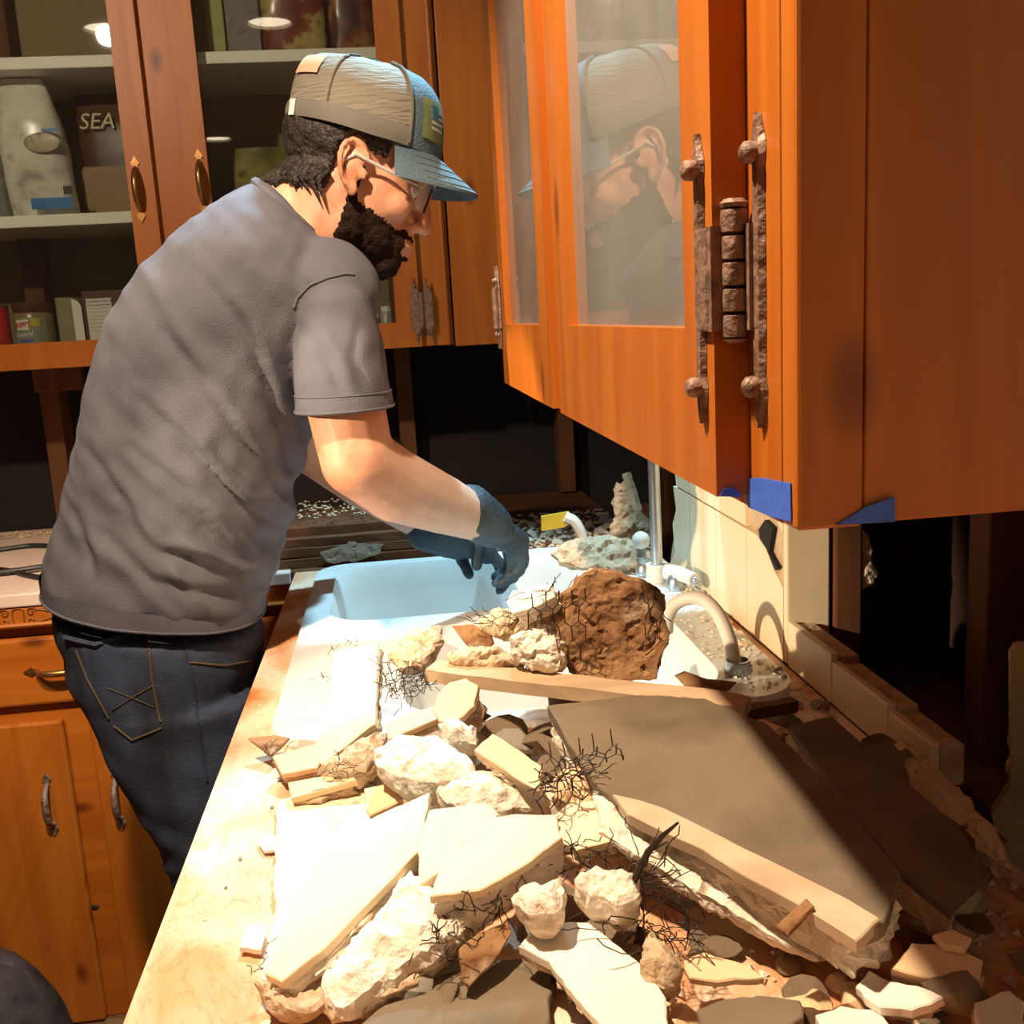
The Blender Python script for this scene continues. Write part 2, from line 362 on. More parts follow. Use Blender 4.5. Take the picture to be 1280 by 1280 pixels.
for i in range(4):
    y0 = .04 + i*.47
    d = MB().bbox((-.188,y0,.13),(-.1705,y0+.44,.84),.004).build('door', PINE, bc)
    MB().tube([(-.19,y0+.39,.70),(-.215,y0+.39,.68),(-.215,y0+.39,.62),(-.19,y0+.39,.60)], .005).build('handle', IRON, d)
# sink with two bowls
sk = thing('kitchen_sink', 'white enamel double bowl sink with the worker reaching into it', 'sink', (.09,1.5,.91))
OUT = rrect(-.172,.447,1.078,1.917,.06); B1 = rrect(-.135,.365,1.525,1.885,.075); B2 = rrect(-.02,.372,1.11,1.465,.075)
plate(OUT, [B1, B2], .9105, .921).build('rim', ENAMEL, sk, 30)
for Bq, nm in ((B1,'bowl'),(B2,'bowl')):
    cx = sum(p[0] for p in Bq)/len(Bq); cy = sum(p[1] for p in Bq)/len(Bq)
    def ring(s, z): return [V((cx+(p[0]-cx)*s, cy+(p[1]-cy)*s, z)) for p in Bq]
    MB().loft([ring(1.0,.9205), ring(.985,.914), ring(.965,.88), ring(.94,.78), ring(.90,.745), ring(.80,.735), ring(.12,.728)], True, False).build(nm, ENAMEL, sk, 60)
    MB().lathe([(.04,.7285),(.042,.733),(.03,.733),(.028,.729)], 20, Matrix.Translation((cx,cy,0))).build('drain', CHROME, sk, True)

# back counter (left of the worker) with carved pine edge
bt = tag(MB().bbox((-2.6,1.922,.887),(-.228,2.60,.912),.003).build('countertop', mat('pinkish_laminate',(.70,.50,.40),.55,var=[(.76,.58,.48)],scale=9)), 'pinkish laminate worktop with black cable along the dark wall', 'countertop')
tag(MB().bbox((-.2279,1.93,.887),(.46,2.60,.9115),.003).build('plywood_base', OLDPLANK), 'bare dark plywood behind the sink where the worktop was stripped', 'plywood')
zf0 = P(0,787,y=1.93).z; zd1 = P(0,801,y=1.935).z; zd0 = P(0,886,y=1.935).z; zp1 = P(0,908,y=1.935).z
lc = thing('base_cabinet', 'orange pine base cabinet with drawer and two doors behind the worker', 'cabinet', (-.9,2.2,0))
MB().box((-2.6,1.953,.002),(-.225,1.97,.885)).box((-2.6,1.971,.09),(-2.58,2.6,.885)).box((-.245,1.971,.09),(-.225,2.6,.885)).box((-2.55,2.0,0),(-.26,2.55,.089)).build('body', PINEX, lc)
fr = MB().bbox((-2.6,1.926,zf0),(-.225,1.952,.885),.003).build('carved_edge', PINEX, lc)
MB().tube([(-2.6,1.925,zf0+.006),(-.225,1.925,zf0+.006)], .005).build('bead', PINEX, fr)
sc_ = MB()
def spiral(cx, cz, r, a0, turns, dirn):
    return [V((cx + r*(1-.75*k/18)*math.cos(a0+dirn*turns*2*math.pi*k/18), 1.925, cz + r*(1-.75*k/18)*math.sin(a0+dirn*turns*2*math.pi*k/18))) for k in range(19)]
cx_ = P(22,765,y=1.926).x
zc_ = (zf0+.885)/2 + .003
for rep in range(-1, 6):
    ox = cx_ - .26*rep
    sc_.tube([V((ox-.010,1.925,zc_-.012)),V((ox-.010,1.925,zc_+.012)),V((ox,1.925,zc_+.017)),V((ox+.010,1.925,zc_+.012)),V((ox+.010,1.925,zc_-.012)),V((ox,1.925,zc_-.017)),V((ox-.010,1.925,zc_-.012))], .0016, 5)
    for s in (-1, 1):
        sc_.tube(spiral(ox+s*.024, zc_+.008, .009, 0 if s > 0 else math.pi, 1.2, s), .0016, 5)
        sc_.tube(spiral(ox+s*.024, zc_-.010, .009, math.pi if s < 0 else 0, 1.2, -s), .0016, 5)
        sc_.tube([V((ox+s*.035,1.925,zc_+.012)),V((ox+s*.06,1.925,zc_+.006)),V((ox+s*.08,1.925,zc_+.014)),V((ox+s*.10,1.925,zc_+.002)),V((ox+s*.12,1.925,zc_+.012))], .0016, 5)
        sc_.tube([V((ox+s*.035,1.925,zc_-.012)),V((ox+s*.07,1.925,zc_-.004)),V((ox+s*.09,1.925,zc_-.014)),V((ox+s*.12,1.925,zc_-.008))], .0016, 5)
sc_.build('carved_scroll', mat('dark_carving',(.22,.06,.012),.6), fr)
def bail(parent, c, ax, up, L_=.085, m=BRASS, out=(0,-1,0)):
    ax, up, out = V(ax), V(up), V(out); c = V(c)
    pts = []; rr = []
    for k in range(13):
        t = -1 + 2*k/12; pts.append(c + up*(L_/2*t) + out*(.004 + .024*(1-abs(t)**3.2))); rr.append(.0042 + .0026*(1-t*t))
    h = MB().tube(pts, rr, 10).build('handle', m, parent, True)
    for s in (-1, 1):
        pl = MB(); q = c + up*(s*(L_/2+.004))
        prof = [(-.5,0),(-.32,.6),(0,.45),(.25,1),(.55,.55),(1.0,0),(.55,-.55),(.25,-1),(0,-.45),(-.32,-.6)]
        pl.prism([q + up*(s*a*.020) + ax*(b*.009) + out*.004 for a, b in prof], out, .0036)
        pl.build('backplate', m, h)
    return h
def panel_door(parent, x0, x1, z0, z1, y, name='door'):
    d = MB().bbox((x0,y,z0),(x1,y+.019,z1),.005).build(name, PINE, parent); return d
xL = P(80,925,y=1.934).x; xR = P(113,925,y=1.934).x
dl = panel_door(lc, xL-.42, xL, .004, zp1, 1.934); dr = panel_door(lc, xR, xR+.42, .004, zp1, 1.934)
bail(dl, P(63,1005,y=1.934), (1,0,0), (0,0,1), m=IRON); bail(dr, P(148,998,y=1.934), (1,0,0), (0,0,1), m=IRON)
dw = MB().bbox((xL-.42,1.934,zd0),(xR+.42,1.953,zd1),.006).build('drawer', PINEX, lc)
bail(dw, P(75,836,y=1.934), (0,0,1), (1,0,0), m=BRASS)
d3 = panel_door(lc, xL-.90, xL-.44, .004, zp1, 1.934); MB().bbox((xL-.90,1.934,zd0),(xL-.44,1.953,zd1),.006).build('drawer', PINEX, lc)
MB().ball(P(119,1134,y=1.952), (.008,.002,.006), 2).build('knot_hole', INK, lc)

# ================================================================ back upper cabinet
FY = 2.25
zb = P(480,436,y=FY).z; zg = P(480,404,y=FY).z
uc = thing('upper_cabinet', 'glass fronted pine upper cabinet full of groceries on the far wall', 'cabinet', (-.4,2.42,zb))
ux = lambda u, v=200: P(u, v, y=FY).x
xl1, xr0 = ux(189), ux(225); xs0, xs1 = ux(156), ux(259)
xq0, xq1 = P(492,360,y=FY).x, P(523,360,y=FY).x
xf0, xf1 = P(527,360,y=FY+.018).x, P(555,360,y=FY+.018).x
xp0 = P(565,360,y=FY+.02).x
ZT = 2.30
# carcass
MB().box((-1.9,2.602,zb),(.12,2.615,ZT)).build('back_panel', CABIN, uc)
MB().box((-1.9,FY+.036,zb),(.118,2.60,zb+.02)).build('bottom_panel', CABIN, uc)
MB().box((-1.9,FY+.036,ZT-.02),(.118,2.60,ZT)).build('top_panel', CABIN, uc)
MB().box((-1.918,FY+.036,zb),(-1.902,2.60,ZT)).build('side_panel', PINE, uc)
MB().box((.119,FY+.036,zb),(.134,2.60,ZT)).build('side_panel', PINE, uc)
for x0_, x1_ in ((xl1-.004, xr0+.004), (xf0-.02, xf1), (-1.30,-1.24)):
    MB().bbox((x0_,FY+.0185,zb),(x1_,FY+.035,ZT),.001).build('face_stile', PINE, uc)
MB().bbox((-1.9,FY+.0186,zb),(xl1-.005,FY+.0352,zb+.025),.001).build('face_rail', PINEX, uc)
MB().bbox((xr0+.005,FY+.0186,zb),(xf0-.021,FY+.0352,zb+.025),.001).build('face_rail', PINEX, uc)
MB().tube([(xf1+.003,FY+.022,zb),(xf1+.003,FY+.022,ZT)], .005, 8).build('bead', PINE, uc)
MB().bbox((xp0,FY+.012,zb-.004),(.464,FY+.034,ZT),.002).build('filler_panel', PINE, uc)
zs1 = P(80,268,y=2.30).z; zs2 = P(80,71,y=2.30).z
for z_, xa, xb in ((zs1,-1.88,(xl1+xr0)/2-.002), (zs2,-1.88,(xl1+xr0)/2-.002), (zs2,(xl1+xr0)/2+.002,.115)):
    MB().bbox((xa,2.29,z_-.024),(xb,2.60,z_),.002).build('shelf', SHELFP, uc)
def frame_mesh(a0, a1, c0, c1, wl, wr_, wb_, wt_, t0, t1, fn):   # one-piece door frame, corners eased
    bm = bmesh.new()
    o = [(a0,c0),(a1,c0),(a1,c1),(a0,c1)]; i = [(a0+wl,c0+wb_),(a1-wr_,c0+wb_),(a1-wr_,c1-wt_),(a0+wl,c1-wt_)]
    L4 = [[bm.verts.new((x, y, t)) for x, y in q] for t in (t0, t1) for q in (o, i)]
    for k in range(4):
        j = (k+1) % 4
        bm.faces.new((L4[0][k],L4[0][j],L4[1][j],L4[1][k])); bm.faces.new((L4[2][k],L4[3][k],L4[3][j],L4[2][j]))
        bm.faces.new((L4[0][k],L4[2][k],L4[2][j],L4[0][j])); bm.faces.new((L4[1][k],L4[1][j],L4[3][j],L4[3][k]))
    sharp = [e for e in bm.edges if len(e.link_faces) == 2 and e.calc_face_angle(0) > .5]
    bmesh.ops.bevel(bm, geom=sharp, offset=.0025, segments=2, affect='EDGES', profile=.5)
    mb = MB().bm(bm); bm.free(); mb.v = [V(fn(p)) for p in mb.v]; return mb
def glass_door(parent, x0, x1, sl, sr, z0, z1, rail, y=FY, pane=GLASSB):
    d = frame_mesh(x0, x1, z0, z1, sl, sr, rail, rail, y, y+.018, lambda p: (p.x, p.z, p.y)).build('door', PINE, parent)
    MB().box((x0+sl-.001,y+.009,z0+rail-.001),(x1-sr+.001,y+.012,z1-rail+.001)).build('pane', pane, d)
    return d
dA = glass_door(uc, -1.235, xl1, .06, xl1-xs0, zb, ZT, zg-zb)
dB = glass_door(uc, xr0, xq1, xs1-xr0, xq1-xq0, zb, ZT, zg-zb)
bail(dA, P(173,237,y=FY), (1,0,0), (0,0,1)); bail(dB, P(252,228,y=FY), (1,0,0), (0,0,1))
def small_hinge(parent, c, out, ax, h=.10):
    c, out, ax = V(c), V(out), V(ax)
    mb = MB()
    for s in (-1, 1):
        q = c + ax*(s*.013)
        pr = [(0,-.5*h-.02),(.005,-.5*h),(.006,-.4*h),(.011,-.38*h),(.011,.38*h),(.006,.4*h),(.005,.5*h),(0,.5*h+.02)]
        poly = [q + ax*a + V((0,0,b)) + out*.003 for a, b in pr] + [q - ax*a + V((0,0,b)) + out*.003 for a, b in pr[::-1][1:-1]]
        mb.prism(poly, out, .0026)
        for t in (-.5, .5): mb.ball(q + V((0,0,t*h)) + out*.004, .004, 1)
    mb.tube([c + V((0,0,-.38*h)) + out*.005, c + V((0,0,.38*h)) + out*.005], .005, 8)
    return mb.build('hinge', IRON, parent)
small_hinge(uc, V((xq1+.004, FY-.001, P(525,388,y=FY).z)), (0,-1,0), (1,0,0))

# ================================================================ right upper cabinet (near)
XD, XF = .155, .1725
rc = thing('upper_cabinet', 'pine upper cabinet with dusty glass doors, iron hinges and blue tape below', 'cabinet', (.32,.95,1.268))
Z0, ZT2 = 1.268, 2.25; YN, YE = .427, 1.50; XB = .467
MB().bbox((XF,YN,Z0),(.2035,YN+.018,ZT2),.002).build('side_board', PINE, rc)
MB().bbox((.204,YN+.0012,Z0+.001),(XB,YN+.018,ZT2),.001).build('side_board', PINE, rc)
MB().box((XF+.019,YE-.018,Z0),(XB,YE,ZT2)).build('side_panel', PINE, rc)
MB().box((XF+.019,YN+.019,Z0+.012),(XB,YE-.019,Z0+.028)).build('bottom_panel', PINEY, rc)
MB().box((XF+.019,YN+.019,ZT2-.02),(XB,YE-.019,ZT2)).build('top_panel', PINEY, rc)
MB().box((XB-.010,YN+.019,Z0+.03),(XB-.001,YE-.019,ZT2-.021)).build('back_panel', CABIN2, rc)
for z_ in (1.60, 1.90): MB().box((XF+.05,YN+.019,z_),(XB-.011,YE-.019,z_+.018)).build('shelf', SHELFP, rc)
for ya, yb in ((YN+.0185,.50), (.95,1.03), (1.44,YE)):
    MB().bbox((XF,ya,Z0),(XF+.0185,yb,ZT2),.001).build('face_stile', PINE, rc)
for ya, yb in ((.5005,.9495), (1.0305,1.4395)):
    MB().bbox((XF,ya,Z0),(XF+.0185,yb,Z0+.04),.001).build('face_rail', PINEY, rc)
def gdoor_y(y0, y1, sa, sb, z0, z1, rail):
    d = frame_mesh(y0, y1, z0, z1, sa, sb, rail, rail, XD, XF-.0004, lambda p: (p.z, p.x, p.y)).build('door', PINE, rc)
    MB().box((XD+.009,y0+sa-.001,z0+rail-.001),(XD+.012,y1-sb+.001,z1-rail+.001)).build('pane', GLASSD, d)
    MB().bbox((XD+.0128,y0+sa+.001,z0+rail-.001),(XD+.0165,y1-sb-.001,z0+rail+.004),.001).build('putty_strip', SHELFP, d)
    return d
gN = gdoor_y(.487,.968,.050,.066,1.275,ZT2-.02,1.358-1.275)
gF = gdoor_y(1.015,1.462,.068,.055,1.275,ZT2-.02,1.358-1.275)
def strap(c0, c1, wmax, ax, out, pw=None):            # vertical iron strap with spear ends
    c0, c1, ax, out = V(c0), V(c1), V(ax), V(out)
    prof = [(0,.05),(.04,.35),(.09,.75),(.13,.8),(.17,.55),(.25,.6),(.32,.65)]
    prof = prof + [(1-t, w_) for t, w_ in prof[::-1]]
    rings = []
    for t, w_ in prof:
        c = c0 + (c1-c0)*t
        rings.append([c - ax*wmax*w_, c - ax*wmax*w_*.7 + out*.003, c + ax*wmax*w_*.7 + out*.003, c + ax*wmax*w_])
    return MB().loft(rings)
hz0, hz1 = P(880,528,x=XD).z, P(874,168,x=XD).z
yl = P(879,350,x=XD).y
hb = strap((XD-.0003,yl,hz0),(XD-.0003,yl,hz1),.0075,(0,1,0),(-1,0,0))
zl0, zl1 = P(890,414,x=XD).z, P(890,284,x=XD).z
hb.bbox((XD-.0035,.4865,zl0),(XD-.0003,yl+.003,zl1),.001)
hg = hb.build('hinge', IRON, rc)
bar = MB(); zz = zl0 - .002; kn = 5; hh = (zl1 - zl0 + .012)/kn; bx_, by_ = XD+.0085, .4805
for k in range(kn):
    z_ = zl0 - .004 + k*hh
    bar.lathe([(.0045,z_+.0004),(.0062,z_+.0012),(.0064,z_+hh*.5),(.0062,z_+hh-.0012),(.0045,z_+hh-.0004)], 14, Matrix.Translation((bx_,by_,0)))
bar.lathe([(.003,zl0-.006),(.006,zl0-.0045),(.006,zl0-.004)],12,Matrix.Translation((bx_,by_,0))); bar.lathe([(.006,zl0+kn*hh-.004),(.0068,zl0+kn*hh-.002),(.0045,zl0+kn*hh)],12,Matrix.Translation((bx_,by_,0)))
bar.box((XD-.003,.4805,zl0),(XD+.004,.488,zl1)); bar.box((XD+.012,.470,zl0),(XF-.0003,.482,zl1))
bar.build('barrel', IRON, hg, 40)
yf = P(953,350,x=XF).y
fz0, fz1 = P(956,535,x=XF).z, P(948,142,x=XF).z
strap((XF-.0003,yf,fz0),(XF-.0003,yf,fz1),.0085,(0,1,0),(-1,0,0)).bbox((XF-.0035,yf-.004,zl0),(XF-.0003,yf+.011,zl1),.001).build('frame_leaf', IRON, hg)
for (yy, xx, za, zb_) in ((yl,XD,P(875,482,x=XD).z,P(869,216,x=XD).z),(yf,XF,P(950,482,x=XF).z,P(940,195,x=XF).z)):
    for z_ in (za, zb_):
        MB().lathe([(.0001,.0075),(.0028,.0072),(.0048,.0055),(.0052,.003),(.0046,.0)], 12, Matrix.Translation((xx-.0028,yy,z_)) @ Matrix.Rotation(-math.pi/2,4,'Y')).build('screw', IRON, hg, True)
small_hinge(rc, V((XD-.001, 1.468, P(622,385,x=XD).z)), (-1,0,0), (0,1,0), .075)
# blue tape
def tape(poly, n, label): return tag(MB().prism([p + V(n)*.0009 for p in poly], n, .0006).build('tape_strip', TAPE), label, 'tape')
tape([P(u,v,x=XF) for u,v in ((931,598),(952,597),(990,604),(991,652),(967,646),(937,634))], (-1,0,0), 'blue painter\'s tape on the narrow face frame under the iron hinge')
YS = YN
tape([P(u,v,y=YS) for u,v in ((1044,656),(1080,634),(1117,620),(1118,652))], (0,-1,0), 'blue painter\'s tape on the lower edge of the cabinet side panel')
tape([P(u,v,y=.487) for u,v in ((899,620),(904,611),(914,609),(924,614),(926,621))], (0,-1,0), 'small scrap of blue tape at the bottom corner of the glass door')
# ================================================================ the worker
SKIN = mat('skin', (.60,.27,.15), .5, var=[(.66,.32,.19),(.54,.21,.11)], scale=22, bump=.12, bscale=180)
HAIRM = mat('dark_brown_hair', (.012,.007,.005), .6, var=[(.026,.014,.009)], scale=60, stretch=(1,1,.25), bump=.9, bscale=160)
BEARDM = mat('dark_beard', (.014,.007,.005), .9, var=[(.03,.014,.009)], scale=120, bump=.9, bscale=260, spec=.1)
SHIRTM = mat('grey_jersey', (.085,.080,.098), .9, var=[(.115,.11,.13)], scale=14, bump=.25, bscale=420)
JEANSM = mat('dark_denim', (.013,.018,.038), .85, var=[(.034,.046,.085),(.008,.010,.018)], scale=7, stretch=(2,2,.7), bump=.3, bscale=380)
STITCH = mat('tan_stitching', (.10,.065,.03), .8)
CAPG = mat('grey_cap_mesh', (.185,.155,.115), .9, var=[(.24,.205,.155)], scale=8, bump=.8, bscale=230, bstretch=(.15,.15,1))
CAPB = mat('blue_grey_cap_cotton', (.075,.125,.15), .85, var=[(.115,.175,.21)], scale=18, bump=.3, bscale=300)
CAPBAND = mat('cap_band_cloth', (.17,.155,.125), .9, var=[(.13,.115,.095)], scale=14)
GLOVEM = mat('dark_blue_glove', (.012,.022,.034), .6, var=[(.03,.06,.085)], scale=18, bump=.5, bscale=160)
man = thing('person', 'man in grey T-shirt, jeans and trucker cap bending over the sink', 'person', (-.33,1.5,0))
YC = 1.50
def sect(L_, R_, y, hw, n=28, k=2.3):
    a = P(*L_, y=y); b = P(*R_, y=y); c = (a+b)/2; e = (b-a)/2; r = []
    for i in range(n):
        t = 2*math.pi*i/n; ct_, st_ = math.cos(t), math.sin(t)
        r.append(c + e*(math.copysign(abs(ct_)**(2/k), ct_)) + V((0,1,0))*(hw*math.copysign(abs(st_)**(2/k), st_)))
    return r
# ---- head frame
pit, yaw = math.radians(22), math.radians(7)
HF = V((math.cos(pit)*math.cos(yaw), math.cos(pit)*math.sin(yaw), -math.sin(pit))); HS = V((-math.sin(yaw), math.cos(yaw), 0)); HU = HF.cross(HS)
HC = P(434,212,y=1.405) + V((0,.077,0))
HM = Matrix((HF, HS, HU)).transposed().to_4x4(); HM = Matrix.Translation(HC) @ HM
hd = MB()
def hb_(c, r): hd.ball(HM @ V(c), r, 3, HM.to_3x3())
hb_((-.004,0,.052), (.096,.077,.086)); hb_((.040,0,.004), (.056,.066,.085)); hb_((.040,0,-.062), (.050,.052,.048))
hb_((.074,0,-.094), (.026,.030,.022)); hb_((.086,0,.030), (.019,.052,.014)); hb_((.085,0,-.066), (.020,.032,.026))
for s in (-1, 1):
    hb_((.008,s*.048,-.058), (.030,.016,.034)); hb_((.064,s*.042,-.018), (.026,.022,.024)); hb_((.106,s*.012,-.033), (.010,.007,.007))
    # ear: bowl and rim
    hb_((-.004,s*.075,.002), (.014,.007,.026))
    ear = []
    for k in range(13):
        a = math.radians(-70 + 265*k/12); ear.append(HM @ V((-.006 - .019*math.cos(a)*-1 - .008*math.sin(a), s*(.079 + .007*(1-math.cos(a))*.5 + .004), .004 + .030*math.sin(a))))
    ear = []
    for k in range(15):
        a = math.radians(20 + 255*k/14)
        ear.append(HM @ V((-.002 + .020*math.cos(a) - .007*math.sin(a), s*(.080 + .010*max(0,-math.cos(a))), .004 + .031*math.sin(a))))
    hd.tube(ear, [.0040 + .0012*math.sin(math.pi*k/14) for k in range(15)], 8)
    hb_((.004,s*.079,-.025), (.009,.006,.011)); hb_((.013,s*.076,-.002), (.006,.006,.009))
hd.chain([HM @ V((.097,0,.020)), HM @ V((.109,0,-.006)), HM @ V((.118,0,-.029))], [.010,.0115,.0120])
hb_((.090,0,-.048), (.016,.024,.015)); hb_((.102,0,-.062), (.011,.024,.0065)); hb_((.100,0,-.074), (.011,.021,.007))
NB = P(352,300,y=1.49)
hd.chain([HM @ V((-.018,0,-.030)), HM @ V((-.020,0,-.080)), NB + V((.03,0,.03)), NB], [.066,.061,.064,.07], 3)
# ---- arms and core (under the clothes)
SR, ER, WR = P(420,410,y=1.365), P(440,585,y=1.33), P(606,652,y=1.52)
SL, EL, WL = P(400,400,y=1.68), P(388,560,y=1.74), P(560,672,y=1.80)
MR = ER + (WR-ER)*.3
hd.chain([SR, SR+(ER-SR)*.5, ER+V((.008,0,.01)), MR, ER+(WR-ER)*.65, WR], [.042,.052,.049,.051,.043,.033], 3)
hd.chain([SL, SL+(EL-SL)*.5, EL, EL+(WL-EL)*.35, WL], [.042,.050,.044,.046,.030], 3)
hipR, hipL = V((-.34,1.43,.90)), V((-.34,1.58,.90))
hd.chain([NB, P(330,360,y=YC), P(260,480,y=YC), P(230,620,y=YC), P(215,760,y=YC)], [.07,.11,.11,.105,.10], 3)
hd.chain([SR, P(330,365,y=YC), SL], [.040,.08,.040], 2)
for hp, kx in ((hipR, 1.42), (hipL, 1.60)):
    hd.chain([P(215,760,y=YC), hp, V((-.30,kx,.50)), V((-.31,kx,.10))], [.09,.060,.050,.04], 2)
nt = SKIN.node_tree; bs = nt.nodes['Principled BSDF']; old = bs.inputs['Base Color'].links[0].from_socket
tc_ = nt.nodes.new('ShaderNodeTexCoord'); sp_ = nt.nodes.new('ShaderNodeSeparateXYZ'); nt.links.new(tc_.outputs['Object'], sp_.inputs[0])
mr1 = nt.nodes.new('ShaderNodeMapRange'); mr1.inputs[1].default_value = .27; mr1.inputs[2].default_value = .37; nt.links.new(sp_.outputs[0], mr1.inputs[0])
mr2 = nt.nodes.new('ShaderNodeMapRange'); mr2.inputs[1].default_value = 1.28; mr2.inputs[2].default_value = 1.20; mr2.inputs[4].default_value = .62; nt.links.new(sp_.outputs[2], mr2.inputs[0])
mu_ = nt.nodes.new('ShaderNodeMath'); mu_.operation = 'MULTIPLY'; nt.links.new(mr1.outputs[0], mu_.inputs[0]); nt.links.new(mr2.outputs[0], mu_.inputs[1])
mx_ = nt.nodes.new('ShaderNodeMix'); mx_.data_type = 'RGBA'; mx_.inputs[7].default_value = (.55,.47,.40,1)      # pale forearm tint: cool light painted into the skin colour
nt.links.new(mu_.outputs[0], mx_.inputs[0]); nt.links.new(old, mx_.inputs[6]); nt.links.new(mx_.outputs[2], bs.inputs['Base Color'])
body = remesh(hd, .0040, 5)
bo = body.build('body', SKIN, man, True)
# eyes
for s in (-1, 1):
    MB().ball(HM @ V((.082,s*.032,.010)), .0125, 2).build('eye', mat('eye_white',(.6,.55,.5),.2), man, True)
# ---- hair and beard grown from the head's own surface
Hinv = HM.inverted()
def shell(mb, pred, th, name, material, rough=.003, sc=140):
    loc = [Hinv @ p for p in mb.v]
    keep = [f for f in mb.f if all(pred(loc[i]) for i in f)]
    used = sorted({i for f in keep for i in f}); ix = {i: k for k, i in enumerate(used)}
    bm = bmesh.new(); vs_ = [bm.verts.new(mb.v[i]) for i in used]
    for f in keep: bm.faces.new([vs_[ix[i]] for i in f])
    bm.normal_update()
    # orient outward
    for f in bm.faces:
        if f.normal.dot(f.calc_center_median() - HC) < 0: f.normal_flip()
    bm.normal_update()
    cs = [q.co + q.normal*(th + rough*nz(q.co, sc, 4)) for q in bm.verts]
    edge = [any(len(e.link_faces) < 2 for e in q.link_edges) for q in bm.verts]
    for q, c, e in zip(bm.verts, cs, edge): q.co = q.co - q.normal*.002 if e else c
    out = MB().bm(bm); bm.free()
    return out.build(name, material, man, True)
def beard_p(p):
    if abs(p.y) > .082 or p.z < -.125: return False
    line = -.030 - .25*max(0, p.x-.02)                       # cheek line
    side = p.x > -.004 and p.z < (.012 if p.x < .018 else (line if p.x < .080 else -.042)) and p.z > -.118 + .5*max(0, .02-p.x)
    mouth = (p.x > .086 and -.074 < p.z < -.058 and abs(p.y) < .024)
    nose = p.x > .098 and p.z > -.044
    ear_ = abs(p.y) > .074
    return side and not mouth and not nose and not ear_
shell(body, beard_p, .0022, 'beard', BEARDM)
def hair_p(p):
    if abs(p.y) > .079 and p.x > -.03: return False
    back = p.x < -.022 and p.z > -.052 + .25*(p.x+.09) + .012*nz(p, 90, 2)
    side = p.x < .040 and p.z > .026
    return (back or side) and p.z < .085
shell(body, hair_p, .0075, 'hair', HAIRM, .0035, 70)
lk = MB()
for k in range(26):
    s = -.072 + .144*((k*7) % 26)/25; x0 = -.072 + .05*(abs(s)/.072)**2
    a = HM @ V((x0-.012, s*1.02, -.010)); b = HM @ V((x0-.016-.006*R.random(), s*1.04, -.030)); c = HM @ V((x0-.006+.012*R.random(), s*1.05, -.043-.012*R.random()))
    lk.tube([a, b, c], [.006,.0045,.0008], 5)
lk.build('hair_lock', HAIRM, man, True)
# ---- safety glasses
fr_ = MB()
for s in (-1, 1): fr_.tube([HM @ V((.092,s*.066,.012)), HM @ V((.04,s*.077,.014)), HM @ V((-.004,s*.082,.018)), HM @ V((-.016,s*.081,.006))], .0022, 6)
fr_.tube([HM @ V((.092,-.066,.022)), HM @ V((.108,-.045,.026)), HM @ V((.116,0,.026)), HM @ V((.108,.045,.026)), HM @ V((.092,.066,.022))], .0022, 6)
fo = fr_.build('safety_glasses', mat('clear_frame_plastic',(.55,.50,.45),.25), man, True)
lens = MB(); ra, rb = [], []
for k in range(17):
    t = -1 + 2*k/16; xx = .116 - .026*t*t; ra.append(HM @ V((xx,.068*t,.024))); rb.append(HM @ V((xx-.002,.066*t,-.018 + .012*(1-abs(t))**2)))
lens.loft([ra, rb], False, False); lens.build('lens', glass('safety_lens', .25, 1.05), fo, True)
# ---- shirt
sh = MB()
SEC = [((64,716),(330,748),.172),((68,695),(334,732),.170),((78,655),(339,712),.166),((92,602),(352,668),.163),((105,545),(366,622),.164),((118,470),(380,560),.170),
       ((140,400),(402,505),.178),((180,338),(428,450),.185),((232,287),(440,395),.185),((285,250),(438,350),.165),((318,233),(418,318),.120),((334,228),(398,296),.082)]
sh.loft([sect(a, b, YC, hw) for a, b, hw in SEC])
sh.loft([sect((372,352),(440,335),1.42,.07), sect((376,380),(462,372),1.385,.080), sect((372,430),(477,425),1.365,.080), sect((368,470),(484,472),1.352,.078), sect((372,512),(489,503),1.345,.074)])
sh.loft([sect((340,340),(430,340),1.60,.08), sect((350,400),(440,400),1.66,.085), sect((345,460),(440,460),1.69,.078), sect((340,510),(440,505),1.70,.070)])
sh.ball(P(405,365,y=1.40), (.075,.075,.07), 3); sh.ball(P(390,365,y=1.60), (.075,.085,.07), 3)
def proj(p):
    q = p - CAM; w_ = EX*q.x + EY*q.y + EZ*q.z
    return V((640 + F_PX*w_.x/w_.z, 640 + F_PX*w_.y/w_.z))
FOLDS = [([(205,415),(250,470),(310,560),(348,612)],.006), ([(178,500),(240,560),(300,630),(355,658)],.009), ([(165,560),(230,612),(288,680),(325,702)],.009), ([(150,640),(200,690),(260,702),(328,732)],.009),
         ([(135,668),(190,725),(260,742),(330,748)],.006), ([(300,400),(330,470),(350,540),(366,600)],.008), ([(110,560),(160,630),(185,690)],.005), ([(95,640),(112,690),(118,730)],.006), ([(265,560),(305,610),(350,640)],.006), ([(230,640),(280,690),(330,715)],.006), ([(240,330),(300,400),(345,480)],.003), ([(395,420),(420,470),(430,500)],.005), ([(450,400),(440,450),(460,490)],.004)]
